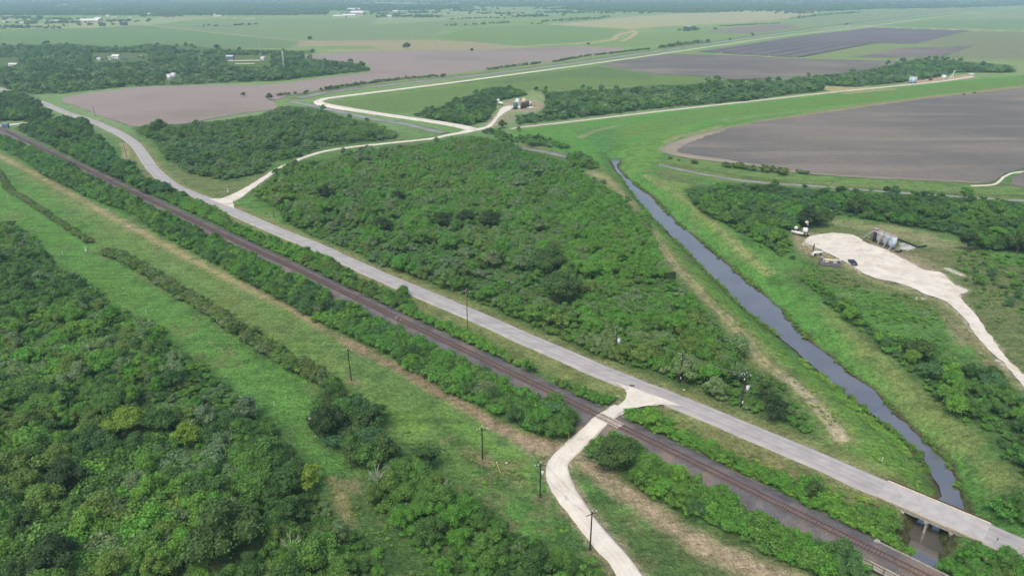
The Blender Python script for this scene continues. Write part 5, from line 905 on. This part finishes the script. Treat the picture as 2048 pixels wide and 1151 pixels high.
for a, b, L_, rz, lab in [(1228, 792, 2.8, -.1, 'pale timber lying in the grass above the crossing'), (1308, 811, 2.4, .1, 'pale timber at the lower edge of the stony fan')]:
    q = P(a, b); o = MB().box((q.x, q.y, .15), (L_, .18, .16), rz).build('timber', M['cream']); tag(o, lab, 'timber')
q = P(2040, 1105); tag(MB().box((q.x, q.y, .3), (2.2, 1.2, .5), .4, bev=.05).build('culvert_box', M['concrete']), 'pale concrete box in the bushes at the bottom right', 'box')
q = P(1990, 1092, .2); o = thing('road_sign', 'thin sign post at the near edge of the road bridge', 'sign', (q.x, q.y, 0), .4); MB().cyl((0, 0, -.2), (0, 0, 2.2), .04, n=6).build('post', M['galv'], o); MB().box((0, -.04, 2.0), (.3, .03, .6)).build('panel', M['darksteel'], o)
q = P(1797, 1004, .2); o = thing('road_sign', 'thin sign post where the road bridge begins', 'sign', (q.x, q.y, 0), .4); MB().cyl((0, 0, -.2), (0, 0, 1.9), .04, n=6).build('post', M['galv'], o); MB().box((0, -.04, 1.7), (.3, .03, .5)).build('panel', M['yellow'], o)
# dead trees
for a, b, h, rz, lab in [(759, 985, 7.5, 0, 'bare white dead tree leaning out of the thicket left of the transformer pole'), (588, 1120, 6.5, 2, 'bare grey dead tree in the lower left wood near the bottom edge'), (638, 632, 4.5, 1, 'bare pale dead branches in the hedge by the railway'), (893, 1000, 5, 3, 'dead grey snag in the thicket at the bottom'), (735, 1005, 3.5, 4, 'short dead snag at the edge of the grass ride')]:
    q = P(a, b); o = thing('dead_tree', lab, 'dead tree', (q.x, q.y, 0), rz, None); o.scale = (h * .9, h * .9, h); link('trunk', DEAD[int(rz) % 3], o)

# ------------------------------------------------------------ oil and gas equipment
def tank(name, x, y, z, r, h, body, roof, label, group=None, manway=True, ladder=True, rz=0, parent=None):
    o = thing(name, label, 'tank', (x, y, z), rz, group)
    MB().cyl((0, 0, 0), (0, 0, h), r, n=24).build('shell', M[body], o, True)
    q = MB().cyl((0, 0, h + .002), (0, 0, h + r * .16), r * 1.02, r * .12, 24); q.cyl((r * .4, 0, h), (r * .4, 0, h + r * .16 + .25), .18, n=8); q.build('roof', M[roof], o)
    MB().cyl((0, 0, h - .1), (0, 0, h + .02), r * 1.025, n=24).cyl((0, 0, .0), (0, 0, .15), r * 1.04, n=24).build('hoop', M['rust' if roof == 'rustroof' else body], o)
    if manway: MB().cyl((0, -r * .97, .75), (0, -r * 1.05, .75), .35, n=12).build('manway', M['darksteel'], o)
    return o
def battery():
    a = np.array(P(1748, 484).xy); b = np.array(P(1777, 496).xy); d = (b - a) / np.linalg.norm(b - a); n = np.array([-d[1], d[0]]); rz = math.atan2(d[1], d[0])
    Ls = np.linalg.norm(b - a); labs = [('tankbeige', 'beige rust streaked tank, second from the left in the row on the pad'), ('tankgrey', 'blue grey tank, third from the left in the row on the pad'), ('tankblue', 'pale blue tank at the right end of the row on the pad')]
    step = 3.15
    for k, (m, lab) in enumerate(labs):
        p = b + d * (k - 2) * step + n * 1.4; tank('oil_tank', p[0], p[1], .1, 1.5, 5.0, m, 'rustroof', lab, 'row of tanks on the gravel pad', rz=rz)
    p = b + d * (-3) * step + n * 1.6; tank('oil_tank', p[0], p[1], .1, 1.3, 5.2, 'brown', 'rustroof', 'narrow rusty brown tank at the left end of the row on the pad', 'row of tanks on the gravel pad', rz=rz)
    p = b + d * (-1.0) * step + n * (-.75)
    o = thing('catwalk', 'grey steel catwalk and stair along the front of the pad tanks', 'catwalk', (p[0], p[1], .1), rz); Lw = step * 4.0; o.scale = (.81, .81, .81)
    MB().box((0, 0, 5.95), (Lw, .8, .08)).build('walkway', M['galv'], o)
    q = MB()
    for y in (-.4, .4):
        for z in (6.5, 7.0): q.box((0, y, z), (Lw, .05, .05))
        for k in range(7): q.box((-Lw / 2 + Lw * k / 6, y, 6.5), (.05, .05, 1.05))
    q.build('handrail', M['galv'], o)
    q = MB()
    for k in range(4): q.box((-Lw / 2 + Lw * k / 3, -.35, 2.95), (.12, .12, 5.9))
    q.build('support_legs', M['galv'], o)
    st = MB(); st.cyl((-Lw / 2, -.35, 5.95), (-Lw / 2 - 6.2, -.35, .1), .09, n=6).cyl((-Lw / 2, .35, 5.95), (-Lw / 2 - 6.2, .35, .1), .09, n=6).cyl((-Lw / 2, -.4, 7), (-Lw / 2 - 6.4, -.4, 1.1), .04, n=6).cyl((-Lw / 2, .4, 7), (-Lw / 2 - 6.4, .4, 1.1), .04, n=6)
    for k in range(18): t = (k + .5) / 18; st.box((-Lw / 2 - 6.2 * t, 0, 5.95 - 5.85 * t), (.26, .7, .05))
    st.build('stair', M['galv'], o)
    for k in range(3):
        pp = p + d * ((k - 1) * step + 1.9) + n * (-.3); q = MB(); q.tube([(0, 0, 4.6), (0, 0, 1.0), (0, -.9, .5), (0, -1.3, 0)], .11, 8); oo = q.build('pipe', M['galv']); oo.scale = (.8, .8, .8); oo.location = (pp[0], pp[1], .1); oo.rotation_euler = (0, 0, rz)
        tag(oo, f"bent grey pipe in front of the pad tanks, {['left', 'middle', 'right'][k]} one", 'pipe', 'drop pipes at the tanks')
    # containment wall, yard objects
    r0 = P(1786, 492); q = MB(); q.box((0, 0, .3), (1.6, .9, .6), bev=.1).box((1.4, .3, .5), (.9, .5, 1.0), bev=.1).cyl((2.2, .3, .3), (4.0, 1.0, .5), .1, n=6); oo = q.build('pump_skid', M['darksteel']); oo.location = (*P(1795, 504).xy, 0); tag(oo, 'small dark pump skid right of the pad tanks', 'pump')
    q = MB(); q.box((0, 0, .35), (12, .25, .7)); q.box((6, 2.2, .35), (.25, 4.6, .7)); oo = q.build('containment_wall', M['darksteel']); oo.location = (*P(1812, 486).xy, 0); oo.rotation_euler = (0, 0, rz); tag(oo, 'low dark containment wall right of the pad tanks', 'wall')
    oo = MB().box((0, 0, .2), (1.8, 1, .35), bev=.05).build('concrete_slab', M['cream']); oo.location = (*P(1774, 503).xy, .1); tag(oo, 'pale slab in front of the pale blue tank', 'slab')
    for k, (xx, yy, l_) in enumerate([(1728, 480, 5), (1733, 484, 4), (1738, 478, 3)]):
        oo = MB().box((0, 0, .1), (l_, .22, .2)).build('timber', M['rust']); oo.location = (*P(xx, yy).xy, .1); oo.rotation_euler = (0, 0, rz + .2 * k); tag(oo, 'rusty beam lying left of the pad tanks', 'beam', 'rusty beams beside the tanks')
battery()
def vessel(px, py, L_, r, rz, label, name='pressure_vessel', z=1.1, mat='white', z0=0.1):
    q = P(px, py); o = thing(name, label, 'vessel', (q.x, q.y, z0), rz)
    MB().cyl((-L_ / 2, 0, z), (L_ / 2, 0, z), r, n=16).ball((-L_ / 2, 0, z), r, (.5, 1, 1)).ball((L_ / 2, 0, z), r, (.5, 1, 1)).build('shell', M[mat], o, True)
    for s in (-1, 1): MB().box((s * L_ * .3, 0, (z - r) / 2 + .1), (.25, r * 1.6, z - r + .4)).build('saddle', M['darksteel'], o)
    return o
q1 = vessel(1593.5, 469, 4.6, .55, -.75, 'white horizontal vessel left of the pumping unit', z=.9)
q = P(1591, 463); o = thing('sphere_tank', 'small white round tank behind the horizontal vessel', 'tank', (q.x, q.y, 0)); MB().ball((0, 0, 1.7), .85, n=14).build('shell', M['white'], o, True); MB().cyl((0, 0, 0), (0, 0, 1.2), .3, n=8).box((.9, .3, .5), (1.2, .4, .5)).build('stand', M['darksteel'], o)
q = P(1609, 470); o = thing('pumping_unit', 'white and black vertical heater unit at the upper left corner of the pad', 'pumping unit', (q.x, q.y, 0))
MB().cyl((0, 0, 0), (0, 0, 1.3), 1.7, 1.5, 16).build('base_drum', M['darksteel'], o, True)
for k in range(8): MB().box((1.5 * math.cos(k * .785), 1.5 * math.sin(k * .785), 1.0), (.35, .35, .5), k * .785).build('panel', M['cream'], o)
MB().cyl((0, 0, 1.3), (0, 0, 3.0), 1.1, n=14).ball((0, 0, 3.0), 1.1, (1, 1, .3)).build('body', M['white'], o, True); MB().cyl((.9, .4, 1.3), (.9, .4, 5.2), .14, n=8).box((1.2, .2, 2.4), (.5, .5, 1.8)).build('stack', M['darksteel'], o)
MB().ball((.3, .5, 5.6), .75, (1, 1, .8), 12).cyl((.9, .3, 4.4), (.4, .4, 5.4), .3, n=8).build('head', M['cream'], o, True)
q = P(1557, 472); tag(MB().box((q.x, q.y, .45), (2.0, 1.2, .9), .3, bev=.15).build('meter_box', M['white']), 'small white box alone in the grass left of the pad', 'box')
q = P(1606, 492); o = thing('wellhead', 'pale wellhead cage on the left edge of the pad', 'wellhead', (q.x, q.y, 0)); MB().box((0, 0, .8), (.9, .7, 1.6), bev=.08).build('cabinet', M['cream'], o); MB().cyl((1.4, 0, 0), (1.4, 0, 1.2), .15, n=8).cyl((.4, 0, .5), (5.0, -1.2, .5), .09, n=6).cyl((3.0, -.6, 0), (3.0, -.6, .9), .12, n=8).build('pipework', M['galv'], o)
q2 = vessel(1635.5, 511, 4.0, .5, .15, 'white horizontal separator beside the pad edge', z=1.3)
MB().cyl((-2.0, .5, 0), (-2.0, .5, 4.8), .2, n=10).build('flame_stack', M['darksteel'], q2); MB().box((-1.2, .5, 4.9), (2.2, .5, .12), .2).build('hood', M['cream'], q2); MB().box((-2.4, -.2, .7), (.9, .8, 1.0), bev=.08).build('cabinet', M['white'], q2)
q = P(1659, 528); o = thing('compressor_skid', 'grey lined skid holding white pipe equipment left of the car', 'skid', (q.x, q.y, 0), -.35)
MB().box((0, 0, .1), (7, 4.2, .2)).build('floor', M['hull'], o)
for s in (-1, 1): MB().box((0, s * 2.1, .7), (7.2, .12, 1.2)).build('side_wall', M['hull'], o)
for s in (-1, 1): MB().box((s * 3.6, 0, .7), (.12, 4.0, 1.2)).build('end_wall', M['hull'], o)
MB().cyl((-2, .3, 1.5), (2.2, .3, 1.5), .5, n=12).box((-1.2, -.5, 1.0), (1.4, .9, 1.6), bev=.08).box((1.6, -.6, 1.1), (.9, .9, 1.5), bev=.08).build('machinery', M['cream'], o)
MB().tube([(-2.5, -1, .5), (-2.5, -1, 2.1), (2.6, -1, 2.1), (2.6, .8, 2.1), (2.6, .8, .5)], .11, 8).build('pipework', M['white'], o); MB().ball((3.5, .6, 1.8), .5, n=10).build('filter_pot', M['white'], o, True)
a_, b_ = P(1642, 512, .9), P(1652, 519, .9); tag(MB().cyl(a_, b_, .12, n=8).build('pipe', M['galv']), 'grey pipe running from the white separator to the skid', 'pipe')
def car():
    q = P(1705, 528); q_b = P(1696, 519); rz = math.atan2(P(1712.5, 531).y - P(1699, 519).y, P(1712.5, 531).x - P(1699, 519).x); o = thing('parked_car', 'dark blue grey saloon car parked on the gravel pad', 'car', (q.x, q.y, .1), rz); Lc = 5.0
    prof = [(-2.5, .35), (-2.52, .75), (-2.35, 1.0), (-1.7, 1.08), (-1.1, 1.1), (1.1, 1.02), (2.1, .95), (2.45, .8), (2.55, .5), (2.5, .32)]
    bm = bmesh.new(); rows = []
    for y, f in ((-.95, .93), (-.90, 1.0), (0, 1.03), (.90, 1.0), (.95, .93)): rows.append([bm.verts.new((x * (.985 if abs(y) > .92 else 1), y, z * f if z > .6 else z)) for x, z in prof])
    n = len(prof)
    for a, b in zip(rows[:-1], rows[1:]):
        for k in range(n): bm.faces.new((a[k], a[(k + 1) % n], b[(k + 1) % n], b[k]))
    bm.faces.new(rows[0]); bm.faces.new(rows[-1][::-1]); mb = MB(); mb.bm.free(); mb.bm = bm; body = mb.build('body', M['carpaint'], o, True)
    def frus(x0, x1, x2, x3, w0, w1, z0, z1):
        mb = MB(); lo = [(x0, -w0, z0), (x1, -w0, z0), (x1, w0, z0), (x0, w0, z0)]; hi = [(x2, -w1, z1), (x3, -w1, z1), (x3, w1, z1), (x2, w1, z1)]
        for f in ([0, 1, 5, 4], [1, 2, 6, 5], [2, 3, 7, 6], [3, 0, 4, 7], [4, 5, 6, 7], [3, 2, 1, 0]): mb.poly([(lo + hi)[k] for k in f])
        bmesh.ops.remove_doubles(mb.bm, verts=mb.bm.verts, dist=.001); return mb
    frus(-1.85, 1.15, -1.15, .45, .84, .66, 1.04, 1.42).build('windows', M['glass'], o); frus(-1.2, .5, -1.1, .38, .67, .62, 1.425, 1.47).build('roof', M['carpaint'], o)
    for x in (-1.5, 1.55):
        for y in (-.86, .86):
            w = MB().cyl((x, y - .11, .34), (x, y + .11, .34), .34, n=16).build('wheel', M['tyre'], o); MB().cyl((x, y + math.copysign(.112, y) - .01, .34), (x, y + math.copysign(.112, y) + .01, .34), .2, n=10).build('rim', M['galv'], w)
    for y in (-.7, .7): MB().box((2.5, y, .72), (.08, .36, .16)).build('headlight', M['white'], o); MB().box((-2.5, y, .8), (.08, .34, .16)).build('tail_light', M['red'], o)
    for y in (-1.02, 1.02): MB().box((.75, y, 1.08), (.16, .18, .12), bev=.02).build('mirror', M['carpaint'], o)
car()
# small tank site in the tree belt
def p2(a, b): return P(a, b)
for k, (a, b, r_, h_, m, rf, lab) in enumerate([(1031, 218, 1.9, 6.2, 'teal', 'galv', 'teal green tank at the left end of the small tank site'), (1044, 217, 1.5, 5.8, 'brown', 'galv', 'dark brown tank next to the teal tank'), (1049.5, 216, 1.5, 5.6, 'brown', 'rustroof', 'second dark brown tank from the teal one'), (1055, 214, 1.5, 5.6, 'brown', 'rustroof', 'third dark brown tank from the teal one'), (1035, 211, 1.7, 5.8, 'white', 'white', 'white tank partly hidden behind the teal tank'), (1061, 212, 1.4, 4.6, 'tankbeige', 'rustroof', 'pale rusty tank at the right end of the small site'), (1048, 209, 1.7, 5.4, 'cream', 'cream', 'cream tank behind the dark brown tanks')]):
    q = P(a, b); tank('oil_tank', q.x, q.y, 0, r_, h_, m, rf, lab, 'tanks at the small site')
q = P(1040, 218); o = thing('ladder', 'white stair tower between the teal and brown tanks', 'stair', (q.x, q.y, 0)); MB().box((-.4, 0, 2.9), (.12, .12, 5.8)).box((.4, 0, 2.9), (.12, .12, 5.8)).build('rails', M['white'], o); q = MB(); [q.box((0, 0, .4 + .5 * k), (.8, .12, .08)) for k in range(11)]; q.build('rungs', M['white'], o)
vessel(1001, 210, 5.5, 1.1, -.9, 'pale horizontal tank left of the small tank site', z=1.7); q = P(996, 206); o = thing('white_tank', 'round white tank beside the track to the small site', 'tank', (q.x, q.y, 0)); MB().cyl((0, 0, 0), (0, 0, 3.2), 1.5, n=18).ball((0, 0, 3.2), 1.5, (1, 1, .35), 14).build('shell', M['white'], o, True); MB().box((0, -1.6, 1.3), (1.2, .3, 2.2)).build('base_frame', M['brown'], o)
for a, b, l_, lab in [(1068, 217, 11, 'white pipe rack lying right of the small tank site'), (1065, 203, 8, 'yellowish plank behind the small tank site')]:
    q = P(a, b); oo = MB().box((q.x, q.y, .3), (l_, .9, .35), .25, bev=.05).build('pipe_rack', M['cream']); tag(oo, lab, 'pipe rack')
# third site on the levee
for k, (a, b, r_, h_, m, lab) in enumerate([(1820, 167, 2.0, 7.0, 'tankgrey', 'left grey tank at the levee site'), (1824.5, 167, 2.0, 7.0, 'tankblue', 'middle pale tank at the levee site'), (1829, 166.5, 2.0, 6.6, 'tankgrey', 'right grey tank at the levee site'), (1886.5, 159, 2.4, 5.0, 'white', 'white round tank alone on the levee site')]):
    q = P(a, b); tank('storage_tank', q.x, q.y, 0, r_, h_, m, 'galv', lab, 'tanks at the levee site')
q = P(1903, 158); o = thing('pump_jack', 'white slanting pump structure at the right end of the levee site', 'pump jack', (q.x, q.y, 0)); MB().cyl((-2, 0, 0), (-.2, 0, 4), .6, .4, n=8).cyl((2, 0, 0), (.2, 0, 5), .5, n=8).build('frame', M['white'], o); MB().cyl((-.6, 0, 3), (1.6, 0, 8.5), .7, .6, n=8).build('beam', M['galv'], o); MB().ball((1.7, 0, 8.8), 1.0, (1, .8, .8), 10).build('horse_head', M['white'], o)
q = P(1861, 161); o = thing('wellhead', 'small rusty wellhead with mast on the levee site', 'wellhead', (q.x, q.y, 0)); MB().box((0, 0, 1.2), (4, 1.6, 2.2), bev=.2).build('base_frame', M['rust'], o); MB().cyl((.6, 0, 1), (.9, 0, 8.5), .3, .15, 6).build('mast', M['galv'], o)
q = P(1942, 150); tag(MB().box((q.x, q.y, 1), (5, 3, 2), .1, bev=.2).build('meter_box', M['white']), 'small white box at the end of the levee track', 'box')

# ------------------------------------------------------------ far buildings and masts
def barn(px, py, w, d, h, rz, wall, roof, label, group='far farm buildings', door=True):
    q = P(px, py); o = thing('barn', label, 'building', (q.x, q.y, 0), rz, group); hr = h + d * .22
    q = MB(); q.prism([(-d / 2, 0), (d / 2, 0), (d / 2, h), (0, hr), (-d / 2, h)], -w / 2, w / 2); q.build('walls', M[wall], o)
    q = MB(); e = d * .06; q.prism([(-d / 2 - e, h - .22 * e + .1), (0, hr + .12), (d / 2 + e, h - .22 * e + .1), (d / 2 + e, h - .22 * e + .4), (0, hr + .45), (-d / 2 - e, h - .22 * e + .4)], -w / 2 - e, w / 2 + e); q.build('roof', M[roof], o)
    if door:
        MB().box((-w * .2, -d / 2 - .06, h * .38), (w * .12, .1, h * .72)).build('door', M['darksteel'], o)
        for k in range(3): MB().box((w * (.02 + .14 * k), -d / 2 - .06, h * .55), (w * .06, .1, h * .25)).build('window', M['glass'], o)
    return o
barn(182, 46, 52, 22, 7, .06, 'cream', 'white', 'long white roofed barn among the far left farms'); barn(198, 43, 18, 20, 8, .06, 'cream', 'white', 'tall gabled shed behind the long white barn'); barn(111, 46, 24, 14, 5, 0, 'white', 'white', 'white roofed house in the far left trees')
barn(248, 51, 16, 14, 6, 0, 'darksteel', 'darksteel', 'dark square shed at the far field edge'); barn(14, 46, 14, 10, 4, 0, 'white', 'white', 'small white house at the far left edge'); barn(45, 48, 12, 9, 4, .1, 'white', 'white', 'second small white house near the far left edge'); barn(160, 47, 8, 8, 4, 0, 'white', 'white', 'tiny white shed left of the long barn')
barn(338, 36, 34, 14, 4, 0, 'cream', 'rust', 'low dark roofed building on the far pale field'); barn(430, 34, 8, 8, 9, 0, 'white', 'white', 'tall white block at the end of the far pale lane'); barn(438, 34, 18, 10, 4, 0, 'white', 'white', 'low white shed beside the tall white block')
barn(715, 33, 44, 30, 13, .1, 'cream', 'white', 'largest cream building of the far works'); barn(698, 35, 46, 20, 7, .1, 'white', 'white', 'long white hall left of the large cream works building'); barn(676, 36, 30, 16, 6, .0, 'cream', 'white', 'low cream shed at the left end of the far works'); barn(708, 22, 60, 30, 6, .0, 'bluegrey', 'galv', 'pale roofed hall behind the far works')
barn(779, 36, 16, 10, 6, 0, 'white', 'white', 'small white house right of the far works'); barn(791, 25, 22, 14, 6, 0, 'white', 'white', 'white house in the trees further right of the works'); barn(910, 9, 40, 16, 6, 0, 'white', 'white', 'pale hall in the haze of the far centre')
barn(122, 14, 34, 14, 6, 0, 'white', 'white', 'left white building deep in the far forest'); barn(132, 13, 24, 14, 6, 0, 'white', 'white', 'middle white building deep in the far forest'); barn(149, 17, 24, 12, 6, 0, 'white', 'white', 'right white building deep in the far forest'); barn(300, 31, 12, 10, 6, 0, 'white', 'white', 'small white house at the forest edge')
barn(216, 34, 14, 8, 5, 0, 'white', 'white', 'white shed in front of the far forest'); barn(262, 38, 12, 8, 4, 0, 'cream', 'cream', 'small cream shed on the pale field'); barn(1374, 58, 14, 9, 5, 0, 'white', 'white', 'white farmhouse among trees at the upper right'); barn(228, 37, 22, 8, 3, 0, 'cream', 'cream', 'low shed right of the white barn group')
barn(234, 117, 12, 8, 3.5, -.25, 'white', 'white', 'white roofed workshop in the clearing of the far left wood', 'sheds in the far left wood'); barn(461, 120, 10, 7, 5, 0, 'bluegrey', 'galv', 'blue grey shed beside the pale yard', 'sheds in the far left wood'); barn(527, 120, 6, 5, 3, -.4, 'white', 'white', 'white shed at the right end of the pale yard', 'sheds in the far left wood')
barn(353, 106, 16, 6, 3, 0, 'white', 'white', 'long white shed at the back of the far left wood', 'sheds in the far left wood'); barn(28, 133, 11, 5, 3, 0, 'white', 'white', 'small white shed in the far left clearing', 'sheds in the far left wood'); barn(199, 121, 5, 4, 2.5, 0, 'white', 'white', 'tiny white hut left of the workshop', 'sheds in the far left wood'); barn(8, 196, 7, 3, 2.5, .1, 'white', 'white', 'small pale hut in the trees at the left edge', 'sheds in the far left wood', False)
barn(12, 256, 4.2, 2.6, 2.6, .1, 'bluegrey', 'bluegrey', 'blue grey signal hut beside the track at the left edge', 'railway huts')
for a, b, lab in [(340, 160, 'left one of two white tanks at the edge of the left wood'), (348, 157, 'right one of two white tanks at the edge of the left wood')]:
    q = P(a, b); tank('water_tank', q.x, q.y, 0, 2.6, 6.2, 'white', 'white', lab, 'white tanks in the left wood')
q = P(480, 122); o = MB().box((q.x, q.y, .5), (58, 7, .9), .12, bev=.2).build('pipe_stack', M['cream']); tag(o, 'long pale stack of pipes in the yard of the far left wood', 'pipes')
q = P(490, 128); o = MB().box((q.x, q.y, .4), (26, 5, .8), .12, bev=.2).build('pipe_stack', M['galv']); tag(o, 'shorter grey stack of pipes in front of the long one', 'pipes')
random.seed(5)
for k in range(26):
    a = random.uniform(186, 292); b = random.uniform(112, 121); q = P(a, b); s = random.uniform(2, 5); o = MB().box((q.x, q.y, .8), (s, 2, 1.6), random.random() * 3, bev=.3).build('scrap_vehicle', M[random.choice(['white', 'darksteel', 'galv', 'rust', 'bluegrey'])])
    tag(o, 'old car or scrap heap in the yard beside the white roofed workshop', 'scrap', 'scrap standing in the far yard')
def mast(px, py, h, w, label, lattice):
    q = P(px, py); o = thing('radio_mast', label, 'mast', (q.x, q.y, 0))
    if lattice:
        q = MB(); c = [(-w, -w), (w, -w), (0, w)]
        for x, y in c: q.cyl((x, y, 0), (x * .5, y * .5, h), .16, n=5)
        for k in range(14):
            z0, z1 = h * k / 14, h * (k + 1) / 14; f0, f1 = 1 - .5 * k / 14, 1 - .5 * (k + 1) / 14
            for i in range(3): a, b = c[i], c[(i + 1) % 3]; q.cyl((a[0] * f0, a[1] * f0, z0), (b[0] * f1, b[1] * f1, z1), .09, n=4)
        q.build('lattice', M['white'], o); MB().cyl((0, 0, h * .86), (0, 0, h), w * .9, n=8).build('antennas', M['white'], o)
    else: MB().cyl((0, 0, 0), (0, 0, h), .22, n=6).build('lattice', M['galv'], o)
    return o
mast(569, 143, 25, .8, 'white lattice mast with antennas rising from the left wood', True); mast(523, 119, 68, .3, 'very thin tall guyed mast left of the white lattice mast', False)
for k, (a, b) in enumerate([(1398, 105), (1441, 108), (1487, 110), (1538, 112), (1590, 115), (1556, 81), (1597, 82), (1639, 84), (1682, 85)]):
    q = P(a, b); o = MB().cyl((q.x, q.y, 0), (q.x, q.y, 2.0), 1.2, 1.0, 8).cyl((q.x, q.y, 2), (q.x, q.y, 2.6), .5, n=8).build('irrigation_riser', M['concrete']); tag(o, 'pale concrete irrigation riser at a drain end of the striped field', 'riser', 'irrigation risers on the striped field')

make_plants()

# ------------------------------------------------------------ haze
def haze():
    m = bpy.data.materials.new('haze'); m.use_nodes = True; t = m.node_tree; t.nodes.remove(t.nodes['Principled BSDF'])
    v = t.nodes.new('ShaderNodeVolumePrincipled'); v.inputs['Color'].default_value = (.54, .78, .93, 1); v.inputs['Density'].default_value = HAZE; v.inputs['Anisotropy'].default_value = .2
    t.links.new(v.outputs[0], t.nodes['Material Output'].inputs['Volume'])
    q = MB().box((0, 16500, (102 - 6) / 2), (76000, 38000, 108)); o = q.build('haze', m); tag(o, 'thin bluish haze over the land', 'haze', kind='stuff')
HAZE = 1.8e-4
haze()
